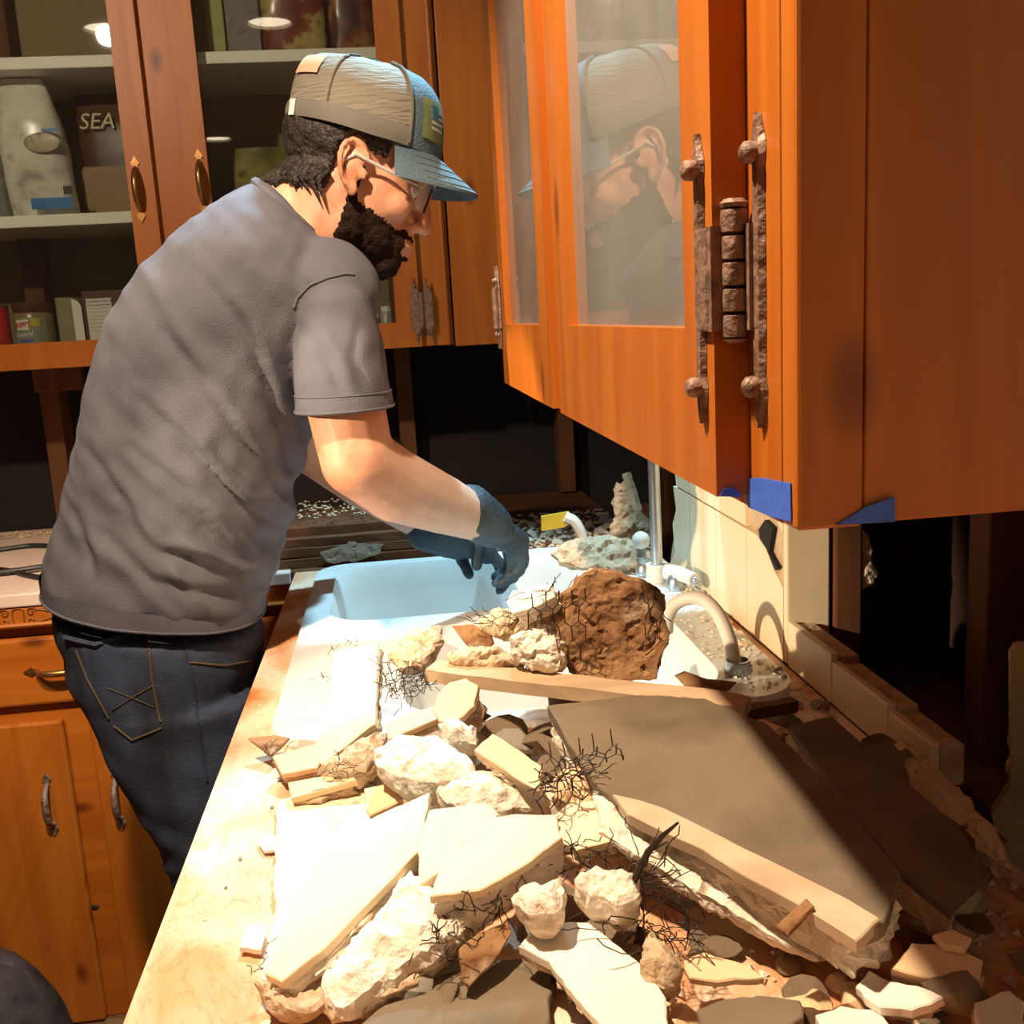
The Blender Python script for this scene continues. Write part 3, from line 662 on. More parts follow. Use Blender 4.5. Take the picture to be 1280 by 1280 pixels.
def fold_lines(p):
    if p.y > YC + .02: return 0
    q = proj(p); out = 0
    for pts, A in FOLDS:
        best = None; n_ = len(pts)-1
        for i in range(n_):
            a = V(pts[i]); b = V(pts[i+1]); ab = b-a; L2 = ab.length_squared; t = max(0, min(1, (q-a).dot(ab)/L2)); d = q - (a + ab*t)
            if best is None or d.length < best[0]:
                best = (d.length, math.copysign(d.length, ab.x*d.y - ab.y*d.x), (i+t)/n_)
        if best[0] > 45: continue
        tp = math.sin(math.pi*min(1, max(0, .08 + .84*best[2])))
        d = best[1]; out += A*tp*(-math.exp(-(d/5)**2) + .75*math.exp(-((d+13)/9)**2))
    return out
def folds(p, n):
    c = P(240,520,y=YC); q = p - c
    ph = math.radians(47); b = q.x*math.sin(ph) + q.z*math.cos(ph); a = q.x*math.cos(ph) - q.z*math.sin(ph)
    b += .018*nz((a*7, b*7, p.y*5), 1, 3)
    f = noise.noise(V((b*26, a*3.2, p.y*5))) ; f2 = noise.noise(V((b*55+9, a*6, p.y*8)))
    low = max(0, min(1, (1.30 - p.z)/.25)); front = max(0, min(1, (p.x + .42)/.30))
    amp = .0050 + .0200*low*(.40+.60*front)
    d = amp*(1-2.2*abs(f)) *.8 + amp*.35*f2
    # gathered rolls near the hem
    hemw = max(0, 1 - abs(p.z - 1.02)/.09)
    d += .009*hemw*front*noise.noise(V(((p.z + .35*p.x)*48, p.x*3, p.y*6)))
    return d*.55 + .002*nz(p, 30, 1) + fold_lines(p)
shirt = remesh(sh, .0048, 6, folds)
so = shirt.build('shirt', SHIRTM, man, True)
def hemring(rings, r=.0045):
    mb = MB()
    for rg in rings: mb.tube(rg + rg[:2], r, 7)
    return mb
def scale_ring(rg, s):
    c = sum(rg, V((0,0,0)))/len(rg); return [c + (p-c)*s for p in rg]
hm_ = MB(); r0 = scale_ring(sect((64,716),(330,748),YC,.172,56), 1.015); r1 = [p + V((-.001,0,-.016)) + .003*V((nz(p,20,1),nz(p,20,2),nz(p,14,3))) for p in scale_ring(r0, .995)]; r2 = [p + V((.0,0,.010)) for p in scale_ring(r0,1.0)]
hm_.loft([r2, r0, r1], True, False); hm_.tube(r1 + r1[:2], .0022, 6); hm_.build('hem', SHIRTM, so, True)
se = MB(); q0 = scale_ring(sect((370,494),(488,487),1.348,.0765,40), 1.02); q1 = scale_ring(sect((372,514),(490,505),1.345,.0745,40), 1.04)
se.loft([q0, q1], True, False); se.tube(q1 + q1[:2], .0022, 6); se.tube(q0 + q0[:2], .0012, 5); se.build('sleeve_hem', SHIRTM, so, True)
cl = scale_ring(sect((322,231),(407,309),YC-.004,.098,40), 1.0)
MB().tube(cl + cl[:2], .0075, 8).build('collar', SHIRTM, so, True)
PRINT = mat('white_shirt_print', (.75,.73,.68), .8)
# ---- jeans
jn = MB()
JS = [((72,752),(324,775),.165),((82,790),(326,800),.167),((100,840),(318,850),.166),((128,885),(312,905),.160)]
jn.loft([sect(a, b, YC, hw) for a, b, hw in JS])
for yy in (1.415, 1.595):
    rr_ = []
    for z_, xa, xb, hw in ((.86,-.47,-.235,.088),(.78,-.445,-.232,.086),(.68,-.405,-.232,.080),(.58,-.375,-.232,.074),(.48,-.365,-.235,.068),(.30,-.375,-.245,.064),(.08,-.37,-.25,.06)):
        rr_.append([V(((xa+xb)/2 + (xb-xa)/2*math.cos(t), yy + hw*math.sin(t), z_)) for t in [2*math.pi*k/24 for k in range(24)]])
    jn.loft(rr_)
def jf(p, n):
    return .007*noise.noise(V((p.z*26 + p.x*12, p.x*6, p.y*7))) + .0025*nz(p, 22, 5) + .004*max(0,1-abs(p.z-.62)/.12)*noise.noise(V((p.z*60-p.x*30, p.x*5, p.y*5)))
jeans = remesh(jn, .0065, 4, jf)
jo = jeans.build('jeans', JEANSM, man, True)
from mathutils.bvhtree import BVHTree
jb = BVHTree.FromPolygons([tuple(p) for p in jeans.v], jeans.f)
sb_ = BVHTree.FromPolygons([tuple(p) for p in shirt.v], shirt.f)
def onto(bvh, u, v, lift=.0015):
    d = ray(u, v).normalized(); h = bvh.ray_cast(CAM, d)
    return (h[0] + h[1]*lift) if h[0] is not None else None
def surf_line(bvh, pts, r, k=8, lift=.0008):
    out = []
    for i in range(len(pts)-1):
        for j in range(k):
            t = j/k; q = onto(bvh, pts[i][0]+(pts[i+1][0]-pts[i][0])*t, pts[i][1]+(pts[i+1][1]-pts[i][1])*t, lift)
            if q is not None: out.append(q)
    return out
def seamline(pts, r, name, m, parent, bvh=jb):
    L_ = surf_line(bvh, pts, r)
    if len(L_) > 2: MB().tube(L_, r, 5).build(name, m, parent)
MB().tube([p for p in surf_line(sb_, [(367,385),(372,372),(388,356),(410,347),(432,342),(444,343)], 0, 8, .0) if p.y < 1.45], .0022, 6).build('shoulder_seam', SHIRTM, so, True)
seamline([(185,790),(190,850),(202,910)], .0016, 'pocket_seam', STITCH, jo)
seamline([(82,797),(120,806),(184,790)], .0045, 'pocket_hem', JEANSM, jo)
seamline([(202,910),(165,925),(140,905)], .0014, 'pocket_seam', STITCH, jo)
seamline([(135,860),(165,872),(196,885)], .0007, 'pocket_stitch', STITCH, jo)
seamline([(140,888),(165,872),(195,855)], .0007, 'pocket_stitch', STITCH, jo)
seamline([(228,790),(240,850),(250,920),(260,985)], .0018, 'side_seam', JEANSM, jo)
seamline([(95,812),(110,850),(140,905)], .0014, 'pocket_seam', STITCH, jo)
seamline([(236,828),(280,832),(318,825)], .0016, 'front_pocket_seam', STITCH, jo)
for yy in (1.415, 1.595):
    bt_ = MB().chain([V((-.35,yy,.05)),V((-.29,yy,.05)),V((-.215,yy,.035))],[.046,.044,.034],2)
    for p in bt_.v: p.z = max(p.z, .0)
    bt_.build('boot', mat('brown_boot',(.10,.05,.025),.6), man, True)
# ---- cap
cp, cy_ = math.radians(15), math.radians(7)
CF = V((math.cos(cp)*math.cos(cy_), math.cos(cp)*math.sin(cy_), -math.sin(cp))); CS = HS; CU = CF.cross(CS)
CC = P(454,171,y=1.405) + V((0,.075,0))
CM = Matrix.Translation(CC) @ Matrix((CF, CS, CU)).transposed().to_4x4()
def cap_pt(a, t, off=0.0):            # a around (0 = front), t 0 bottom .. 1 crown
    rx, ry, H_ = .105+off, .087+off, .108+off
    fr = max(0, math.cos(a)); e = 2.6 + .5*fr + 1.3*max(0, -math.cos(a))**2
    rad = (1 - t**e)**(1/e) if t < 1 else 0
    z = H_*t*(1 + .03*fr)
    back = max(0, -math.cos(a))
    x = rx*math.cos(a)*rad*(1 + .02*back); y = ry*math.sin(a)*rad
    return CM @ V((x - .004*t, y, z + .010*back*(1-t)))
NT = 12
def cap_part(a0, a1, n, off=0.0, t0=0.0, t1=.985):
    return [[cap_pt(a0 + (a1-a0)*i/n, t0 + (t1-t0)*j/NT, off) for i in range(n+1)] for j in range(NT+1)]
A_ = math.radians(62)
capo = MB().loft(cap_part(A_, 2*math.pi-A_, 40), False, False)
capo.add(cap_part(A_, 2*math.pi-A_, 40)[-1], [list(range(41))])
cap = capo.build('cap', CAPG, man, True)
MB().loft(cap_part(-A_, A_, 20, .0012), False, False).build('front_panel', CAPB, cap, True)
MB().lathe([(.001,.006),(.006,.005),(.008,.001),(.008,-.002)], 14, CM @ Matrix.Translation((-.004,0,.1085))).build('button', CAPB, cap, True)
for a in (A_, -A_):
    MB().tube([cap_pt(a, .04+.94*k/14, .002) for k in range(15)], .0024, 6).build('panel_seam', CAPBAND, cap, True)
for a in (math.radians(125), -math.radians(125)):
    MB().tube([cap_pt(a, .04+.94*k/14, .0012) for k in range(15)], .0020, 6).build('panel_seam', CAPG, cap, True)
MB().loft([[cap_pt(A_ + (2*math.pi-2*A_)*i/40, t, .0022 + .002*math.sin(math.pi*t/.22)) for i in range(41)] for t in (0,.06,.12,.18,.22)], False, False).build('band', CAPBAND, cap, True)
MB().loft([[cap_pt(math.radians(198) + math.radians(9)*i/4, t, .0050) for i in range(5)] for t in (0,.1,.2)], False, False).build('strap', mat('white_snap',(.7,.68,.62),.4), cap, True)
# brim
br = MB(); nb = 24
def brim_pt(i, k, dz):
    a = math.radians(-72 + 144*i/nb); s = math.sin(a)
    x0, y0 = .103*math.cos(a), .085*s
    ext = .064*max(0, math.cos(a) - .30)**.5/.837
    x = x0 + ext*k; y = y0*(1 + .0*k)
    z = .004 - .034*k*(.75+.25*math.cos(a)) - .016*(s*s)*(k*.8+.2) + dz
    return CM @ V((x, y, z))
top = [[brim_pt(i, k/6, .002) for i in range(nb+1)] for k in range(7)]; bot = [[brim_pt(i, k/6, -.002) for i in range(nb+1)] for k in range(7)]
br.loft(top, False, False); br.loft(bot, False, False); br.loft([top[-1], bot[-1]], False, False)
bro = br.build('brim', CAPB, cap, True)
for kk in (.3, .5, .7, .9): MB().tube([brim_pt(i, kk, .0024) for i in range(2, nb-1)], .0007, 4).build('stitch_row', CAPBAND, bro)
# patch and flag on the front panel, label on the back
def cap_patch(a0, a1, t0, t1, off, name, m, parent):
    return MB().loft([[cap_pt(a0+(a1-a0)*i/6, t0+(t1-t0)*j/6, off) for i in range(7)] for j in range(7)], False, False).build(name, m, parent, True)
D = math.radians
GREENP = mat('olive_patch', (.16,.20,.09), .9, var=[(.22,.26,.10)], scale=40)
pt = cap_patch(D(-52), D(-24), .16, .62, .0030, 'flag_patch', GREENP, cap)
FW = mat('flag_white', (.62,.66,.66), .8); FB = mat('flag_blue', (.04,.16,.32), .8)
fa0, fa1, ft0, ft1 = D(-43), D(-27), .28, .54
for k in range(4): cap_patch(fa0, fa1, ft0+(ft1-ft0)*k/4+.004, ft0+(ft1-ft0)*(k+.55)/4, .0042, 'flag_stripe', FW, pt)
cap_patch(fa0, fa0+(fa1-fa0)*.48, ft0+(ft1-ft0)*.48, ft1+.01, .0050, 'flag_canton', FB, pt)
cap_patch(D(-166), D(-138), .55, .80, .0030, 'back_label', mat('peach_label', (.80,.38,.24), .8), cap)
# ---- gloves, five fingers each, closed on broken plaster
def glove(wr, pc, fdir, curl, side, parent, name='glove'):
    fdir, curl, side = V(fdir).normalized(), V(curl).normalized(), V(side).normalized()
    g = MB()
    cuff = (pc-wr).normalized()
    g.chain([wr - cuff*.045, wr, wr + cuff*.02], [.040,.037,.034], 3)
    for s in (-.026,-.009,.009,.026): g.chain([wr + cuff*.02, pc + side*s], [.024,.019], 2)
    g.chain([pc - side*.022, pc + side*.022], [.021,.021], 2)
    for i, s in enumerate((-.031,-.0105,.0105,.031)):
        ln = (.030,.036,.034,.027)[i]; b = pc + side*s + fdir*.012
        p1 = b + (fdir*.85 + curl*.35).normalized()*ln; p2 = p1 + (fdir*.25 + curl*.97).normalized()*ln*.75; p3 = p2 + (curl*.85 - fdir*.5).normalized()*ln*.6
        g.chain([b, p1, p2, p3], [.0112,.0102,.0094,.0082], 2)
    tb = wr + cuff*.025 - side*.026
    g.chain([tb, tb - side*.016 + curl*.028 + fdir*.012, tb - side*.002 + curl*.052 + fdir*.028], [.0145,.0118,.0095], 2)
    mb = remesh(g, .0030, 3, lambda p, n: .0012*nz(p, 120, 2))
    return mb.build(name, GLOVEM, parent, True)
PR = P(640,676,y=1.575); PL = P(606,690,y=1.83)
gr = glove(WR, PR, (.35,.30,-.90), (-.55,.25,-.80), (.25,-.92,.15), man)
glove(WL, PL, (.8,.1,-.5), (-.1,-.3,-.95), (.1,-.95,.1), man)
from mathutils.geometry import delaunay_2d_cdt
# ================================================================ rubble
CZ = .9105
def plane(ref, n):
    n = V(n).normalized()
    p0 = P(ref[0], ref[1], z=ref[2]) if len(ref) == 3 else P(ref[0], ref[1], y=ref[3])
    return p0, n
def outline(poly, p0, n, seed, amp, step):
    pts = [PP(u, v, p0, n) for u, v in poly]; out = []
    k = len(pts); c = sum(pts, V((0,0,0)))/k
    for i in range(k):
        a, b = pts[i], pts[(i+1) % k]; m = max(1, int(round((b-a).length/step)))
        for j in range(m):
            q = a + (b-a)*j/m
            d = (q-c); d -= n*d.dot(n); d = d.normalized() if d.length > 1e-6 else V((0,0,0))
            out.append(q + d*amp*(nz(q, 60, seed) + .6*nz(q, 150, seed+2)) * (1 if j else .4))
    return out, c
GRP = 'broken tile slabs in the heap'
def wire_net(parent, p0, a, b, na, nb_, seed, cell=.013, r=.0007, bulge=.01):
    a, b = V(a).normalized(), V(b).normalized(); n = a.cross(b); mb = MB()
    def pt(x, y):
        q = p0 + a*x + b*y; return q + n*(bulge*nz(q, 30, seed)) + a*(.003*nz(q, 60, seed+1)) + b*(.003*nz(q, 60, seed+4))
    for i in range(na):
        for j in range(nb_):
            x = i*cell; y = j*cell*1.5 ; off = cell/2 if j % 2 else 0
            A_, B_, C_ = pt(x+off, y), pt(x+off+cell/2, y+cell*.4), pt(x+off+cell, y)
            mb.tube([A_, B_, C_], r, 3, False)
            mb.tube([B_, pt(x+off+cell/2, y+cell*1.5)], r, 3, False)
    o = mb.build('wire_mesh', WIRE, parent); o['kind'] = 'stuff'; return o
def slab(name, label, poly, ref, n, th, face=TILE, bed=MORTAR, seed=0, amp=.003, step=.006, cat='rubble', tile_t=.007, mort_amp=.006, net=None):
    p0, n = plane(ref, n); pts, c = outline(poly, p0, n, seed, amp, step)
    if sum(((pts[i]-c).cross(pts[(i+1) % len(pts)]-c)).dot(n) for i in range(len(pts))) < 0: pts = pts[::-1]
    root = thing(name, label, cat, c - n*th, GRP if name == 'tile_slab' else None)
    k = len(pts); tt = min(tile_t, th*.6)
    inner = [p + (c-p).normalized()*.0012 for p in pts]
    f = MB().loft([inner, [p - n*.001 for p in pts], [p - n*tt for p in pts]], True, True)
    f.build('tile_face', face, root)
    if th > tile_t + .003:
        rings = []; lv = 8
        for j in range(lv+1):
            t = j/lv; dep = tt + .0002 + (th-tt)*t; rg = []
            for p in pts:
                d = (p-c); d -= n*d.dot(n); d.normalize()
                w_ = mort_amp*(nz(p - n*dep, 55, seed+9) + .8*nz(p - n*dep, 140, seed+5) + .5*nz(p - n*dep, 300, seed+6)) - mort_amp*.3 - (.10*(p-c).length if j == lv else 0) - .003*(j == 0)
                rg.append(p - n*(dep + .25*mort_amp*nz(p, 80, seed+t)) + d*w_)
            rings.append(rg)
        MB().loft(rings).build('mortar_bed', bed, root)
    if net:
        for q in net: wire_net(root, *q)
    return root
def rock(name, label, poly, ref, n, th, m=MORTAR, seed=0, amp=.006, rough=.007, bulge=.010, step=.0048, cat='rubble', net=None, group=None):
    rough *= .68
    p0, n = plane(ref, n); pts, c = outline(poly, p0, n, seed, amp, step)
    if sum(((pts[i]-c).cross(pts[(i+1) % len(pts)]-c)).dot(n) for i in range(len(pts))) < 0: pts = pts[::-1]
    k = len(pts); ax = n.orthogonal().normalized(); ay = n.cross(ax)
    p2 = [V(((p-c).dot(ax), (p-c).dot(ay))) for p in pts]
    x0, x1 = min(p.x for p in p2), max(p.x for p in p2); y0, y1 = min(p.y for p in p2), max(p.y for p in p2)
    sp = max(.0035, ((x1-x0)*(y1-y0)/700)**.5); rr = random.Random(seed); vin = list(p2)
    yy = y0
    while yy < y1:
        xx = x0
        while xx < x1:
            q = V((xx + rr.uniform(-.35,.35)*sp, yy + rr.uniform(-.35,.35)*sp))
            ins = False; dm = 9
            for i in range(k):
                a_, b_ = p2[i], p2[(i+1) % k]
                if (a_.y > q.y) != (b_.y > q.y) and q.x < (b_.x-a_.x)*(q.y-a_.y)/(b_.y-a_.y) + a_.x: ins = not ins
                dm = min(dm, (q-a_).length)
            if ins and dm > sp*.6: vin.append(q)
            xx += sp
        yy += sp
    cdt = delaunay_2d_cdt(vin, [(i, (i+1) % k) for i in range(k)], [], 1, 1e-6)
    cv, cf = cdt[0], cdt[2]
    wid = .5*min(x1-x0, y1-y0)
    sm = [p.copy() for p in pts]
    for _ in range(10): sm = [(sm[i-1] + sm[i]*2 + sm[(i+1) % k])/4 for i in range(k)]
    mb = MB()
    def top_pt(q):
        d = min((q - e).length for e in p2); w_ = min(1, d/(wid*.8)); w3 = c + ax*q.x + ay*q.y
        f = nz(w3, 34, seed) + .75*nz(w3, 85, seed+3) + .40*nz(w3, 190, seed+5)
        crk = abs(nz(w3, 26, seed+11))
        return w3 + n*(bulge*(1-(1-w_)**2) + rough*f*min(1, .25 + 2*w_) - (.010*rough/.007*max(0, 1-crk*14) if w_ > .15 else 0))
    mb.add([top_pt(q) for q in cv], cf)
    def ring(t):
        rg = []
        for p, ps in zip(pts, sm):
            p = p*(1-.85*t) + ps*(.85*t)
            d = p - c; dn = d.normalized(); q = p - n*(th*t) + dn*(.0035*math.sin(math.pi*min(1,t*1.15))*min(1, th/.03)*min(1, wid/.02))
            rg.append(q + dn*((rough*(nz(q, 45, seed+7) + .8*nz(q, 120, seed+8) + .4*nz(q, 240, seed+9))*(1 if t > 0 else 0)) - .22*d.length*t*t) - n*(.3*rough*nz(q, 90, seed+2)*(t > 0)))
        return rg
    first = [top_pt(q) for q in p2]
    mb.loft([first] + [ring(t) for t in (.12,.28,.44,.6,.76,.9)] + [[c + (p-c)*.82 for p in ring(1.0)]], True, False)
    mb.add([c + (p-c)*.82 for p in ring(1.0)], [list(range(k))])
    bmw = bmesh.new(); me_ = mb.mesh('t'); bmw.from_mesh(me_); bmesh.ops.remove_doubles(bmw, verts=bmw.verts[:], dist=.0002); mb = MB().bm(bmw); bmw.free(); bpy.data.meshes.remove(me_)
    root = thing(name, label, cat, c - n*th, group)
    mb.build('mortar', m, root)
    if net:
        for q in net: wire_net(root, *q)
    return root
UP = (0,0,1)
# --- flat pieces lying on the worktop
slab('tile_slab', 'big flat cream tile with a crack lying directly on the worktop', [(345,1002),(400,985),(458,968),(500,985),(505,1010),(440,1110),(390,1190),(348,1236),(325,1226),(338,1170),(345,1130),(341,1100),(346,1050)], (410,1090,.921), UP, .010, TILE, seed=1)
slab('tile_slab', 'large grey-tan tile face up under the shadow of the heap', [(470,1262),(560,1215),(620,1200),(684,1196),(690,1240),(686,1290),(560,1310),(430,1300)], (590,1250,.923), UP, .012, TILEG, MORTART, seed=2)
slab('tile_slab', 'white tile offcut beside the cracked flat tile', [(299,1183),(308,1155),(326,1152),(331,1168),(326,1186)], (315,1172,.919), UP, .008, TILEW, seed=3, amp=.0015)
slab('tile_slab', 'tiny white tile shard on the orange stained worktop', [(322,1050),(330,1042),(352,1044),(352,1060),(330,1062)], (338,1052,.917), UP, .006, TILEW, seed=4, amp=.001)
# --- long bright slabs in front
slab('tile_slab', 'long cream slab leaning diagonally over the cracked flat tile', [(330,1216),(372,1120),(416,1046),(480,1015),(537,990),(524,1062),(470,1118),(404,1186),(352,1226)], (430,1115,.962), (-.22,-.10,1), .020, TILE, seed=5, amp=.002)
rock('mortar_chunk', 'long lumpy white mortar block beside the diagonal cream slab', [(513,1088),(545,1112),(590,1120),(600,1140),(545,1180),(500,1208),(455,1240),(430,1258),(405,1240),(402,1222),(455,1160)], (500,1170,.952), (-.12,-.30,1), .034, MORTAR, seed=6, amp=.006, rough=.008)
slab('tile_slab', 'cream slab with thick mortar edge pointing at the wire tangle', [(537,1120),(548,1088),(609,1022),(640,1017),(695,1018),(703,1046),(645,1088),(599,1112)], (615,1070,.990), (-.10,-.22,1), .036, TILE, seed=7, amp=.002)
slab('tile_slab', 'narrow cream slab wedged between two larger cream slabs', [(524,1046),(536,1012),(608,1003),(622,1018),(585,1052),(553,1086),(524,1106)], (565,1045,.982), (-.2,-.16,1), .026, TILE, seed=8, amp=.002)
rock('mortar_chunk', 'ragged brown and white mortar fringe under the leaning slabs', [(405,1235),(440,1225),(500,1205),(545,1175),(585,1150),(590,1165),(545,1200),(490,1240),(450,1262),(415,1275)], (490,1222,.935), (0,-.5,1), .025, MORTART, seed=9, rough=.010)
rock('mortar_chunk', 'small grey crumbled block at the tip of the diagonal slab', [(322,1222),(345,1228),(372,1235),(392,1222),(400,1238),(380,1258),(350,1255),(325,1246)], (360,1240,.930), UP, .018, MORTART, seed=10, rough=.006, bulge=.004)
# --- middle of the heap
rock('mortar_chunk', 'smooth white mortar boulder in the middle of the heap', [(466,938),(500,919),(545,920),(570,935),(590,952),(588,968),(546,979),(502,973),(470,957)], (528,948,1.000), (-.15,-.35,1), .040, MORTAR, seed=11, amp=.003, rough=.005, bulge=.008)
rock('mortar_chunk', 'pitted white mortar lump below the smooth white boulder', [(548,985),(590,965),(640,966),(682,992),(690,1005),(640,1014),(600,1014),(560,1003)], (620,990,.985), (-.1,-.4,1), .035, MORTAR, seed=12, rough=.009)
slab('tile_slab', 'peach tile piece propped on the pitted mortar lump', [(592,937),(615,916),(648,936),(677,958),(675,990),(640,970)], (635,952,1.010), (-.25,-.28,1), .016, TILEP, seed=13, amp=.0015)
slab('tile_slab', 'rounded half-moon tile below the wooden lath', [(540,888),(548,865),(562,852),(582,847),(597,856),(592,882),(567,904),(548,902)], (568,876,1.010), (-.35,-.45,1), .032, TILEP, MORTART, seed=14, amp=.0015)
rock('mortar_chunk', 'small white block below the half-moon tile', [(548,905),(572,900),(596,910),(594,930),(560,928)], (572,915,1.0), (-.2,-.6,1), .03, MORTAR, seed=15, rough=.005)
slab('tile_slab', 'cream tile standing steeply at the edge of the sink', [(418,813),(445,808),(471,803),(470,860),(468,905),(435,930),(402,956),(391,946),(400,915),(410,870)], (435,880,.975), (-.42,-.42,1), .020, TILE, MORTART, seed=16, amp=.0015)
slab('tile_slab', 'tan edge tile lying below the steep cream tile', [(352,968),(340,945),(370,936),(398,928),(402,950),(396,960)], (372,948,.940), (-.1,-.55,1), .022, TILEP, MORTART, seed=17, amp=.001)
slab('tile_slab', 'tan tile strip beside the cracked flat tile', [(360,978),(400,970),(438,962),(446,975),(400,988),(364,998)], (400,980,.938), (-.1,-.35,1), .020, TILEP, MORTART, seed=18, amp=.001)
slab('tile_slab', 'brown cardboard-like shard at the left tip of the heap', [(311,922),(345,918),(362,922),(350,935),(338,944)], (338,929,.932), (.2,-.2,1), .005, MORTARB, MORTARB, seed=19, amp=.001)
slab('tile_slab', 'pinkish tile end under the white boulder', [(455,985),(478,980),(500,978),(502,1000),(462,1020),(456,1010)], (478,996,.965), (-.15,-.4,1), .022, TILEP, MORTAR, seed=20, amp=.001)
rock('mortar_chunk', 'crumbly mortar lump beside the steep cream tile', [(400,960),(430,940),(468,915),(482,918),(478,940),(450,962),(420,972)], (445,945,.955), (-.2,-.5,1), .03, MORTART, seed=21, rough=.008)
rock('mortar_chunk', 'grey mortar stump leaning on the steep cream tile', [(485,820),(520,785),(546,782),(550,795),(525,825),(498,838)], (518,808,1.015), (-.3,-.5,1), .025, MORTART, seed=22, rough=.006)
# --- big dark slab on the right, half under the cabinet's shadow
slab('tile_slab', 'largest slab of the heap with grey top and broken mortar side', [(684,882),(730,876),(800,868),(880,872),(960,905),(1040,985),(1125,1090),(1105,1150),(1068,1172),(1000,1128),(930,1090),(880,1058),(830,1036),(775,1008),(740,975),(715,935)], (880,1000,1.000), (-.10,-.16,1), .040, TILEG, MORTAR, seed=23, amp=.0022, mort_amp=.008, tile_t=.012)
rock('mortar_chunk', 'strip of broken mortar and plywood along the largest slab', [(742,988),(790,1010),(850,1050),(930,1090),(1000,1130),(1050,1160),(1060,1180),(1020,1196),(960,1168),(880,1118),(800,1072),(752,1040)], (900,1090,.965), (-.15,-.45,1), .022, MORTAR, seed=24, amp=.004, rough=.008, bulge=.003)
slab('tile_slab', 'small brown tile tab stuck to the corner of the largest slab', [(968,1158),(1008,1122),(1018,1132),(985,1168)], (992,1145,.985), (-.3,-.6,1), .008, MORTARB, MORTARB, seed=25, amp=.001)
slab('tile_slab', 'white tile corner tucked under the largest slab', [(690,1020),(715,1000),(760,1000),(775,1020),(765,1050),(720,1062),(700,1050)], (730,1030,.975), (-.2,-.2,1), .015, TILE, seed=26, amp=.001)
rock('mortar_chunk', 'pale mortar edge at the upper tip of the largest slab', [(700,905),(718,915),(740,945),(752,975),(735,978),(712,940)], (726,945,.985), (-.5,-.5,1), .02, MORTAR, seed=27, rough=.006, bulge=.003)
rock('mortar_chunk', 'curved beige trim lump wrapped in black wire', [(692,975),(705,962),(730,962),(748,985),(745,1010),(715,1010),(695,998)], (720,985,.985), (-.2,-.5,1), .03, TILEP, seed=28, rough=.002, bulge=.010,
     net=[(P(690,1006,z=.99), (1,.1,0), (0,.55,.35), 5, 3, 3)])
# --- front pieces
slab('tile_slab', 'long white shard with a notched end at the front of the heap', [(647,1182),(662,1166),(655,1150),(672,1145),(705,1152),(735,1152),(775,1182),(810,1212),(832,1246),(836,1290),(765,1300),(738,1268),(706,1232),(686,1202)], (745,1220,.950), (-.10,-.12,1), .012, TILEW, MORTART, seed=29, amp=.002)
rock('mortar_chunk', 'white pointed mortar lump resting on the white shard', [(642,1130),(652,1115),(668,1101),(700,1097),(708,1112),(698,1138),(670,1142)], (676,1120,.985), (-.1,-.3,1), .030, MORTAR, seed=30, rough=.004)
rock('mortar_chunk', 'white cube-like mortar lump beside the pointed one', [(720,1100),(745,1080),(797,1094),(795,1124),(770,1132),(735,1122)], (760,1106,.985), (-.1,-.3,1), .035, MORTAR, seed=31, rough=.005)
rock('mortar_chunk', 'grey crumbled mortar stub among the black wires', [(802,1182),(815,1166),(828,1180),(848,1195),(845,1220),(820,1222),(800,1210)], (824,1198,.960), (-.1,-.4,1), .03, MORTART, seed=32, rough=.007)
slab('tile_slab', 'brown pointed shard hanging in shadow under the leaning slab', [(575,1185),(600,1165),(635,1150),(640,1165),(620,1200),(588,1232),(578,1225)], (605,1190,.945), (.3,-.7,1), .008, MORTARB, MORTARB, seed=33, amp=.001)
slab('tile_slab', 'grey tile scrap at the bottom edge beside the white shard', [(870,1262),(905,1248),(950,1243),(1000,1250),(1005,1270),(960,1300),(880,1300)], (940,1272,.935), (-.05,0,1), .014, TILEG, MORTART, seed=34)
slab('tile_slab', 'bright ribbed tile piece lit at the bottom of the heap', [(1020,1268),(1050,1256),(1105,1262),(1112,1290),(1030,1300)], (1065,1275,.935), UP, .012, TILEW, MORTART, seed=35)
slab('tile_slab', 'tile with one lit white corner in the cabinet shadow', [(1068,1232),(1085,1212),(1110,1225),(1150,1232),(1180,1245),(1140,1262),(1100,1258)], (1110,1238,.945), (-.15,-.1,1), .012, TILEW, MORTART, seed=36)
slab('tile_slab', 'brown wedge tile lying in the dark below the side panel', [(1114,1210),(1140,1178),(1190,1180),(1230,1200),(1225,1222),(1160,1222)], (1170,1202,.955), (-.1,-.3,1), .014, TILEP, MORTART, seed=37)
slab('tile_slab', 'small oval shard in the dark near the brown wedge tile', [(1166,1168),(1190,1160),(1215,1172),(1205,1186),(1180,1182)], (1190,1172,.965), (-.1,-.3,1), .008, TILEP, seed=38, amp=.001)
slab('tile_slab', 'ribbed tile piece at the dark right end of the heap', [(1218,1252),(1262,1236),(1282,1250),(1282,1300),(1225,1300)], (1250,1270,.95), (-.1,-.15,1), .012, TILEW, MORTART, seed=39)
slab('tile_slab', 'brown tile shard with pale edge left of the bright ribbed tile', [(855,1198),(880,1188),(930,1205),(955,1222),(910,1226),(862,1222)], (905,1208,.945), (-.1,-.35,1), .010, TILEP, MORTAR, seed=40)
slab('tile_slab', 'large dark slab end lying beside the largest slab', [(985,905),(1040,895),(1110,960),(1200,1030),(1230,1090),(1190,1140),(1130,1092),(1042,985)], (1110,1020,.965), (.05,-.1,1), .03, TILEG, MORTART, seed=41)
slab('tile_slab', 'broken dark tile under the side panel by the tile course', [(1080,930),(1125,925),(1160,960),(1150,985),(1100,970)], (1120,955,.955), (0,-.1,1), .012, TILEG, MORTART, seed=42)
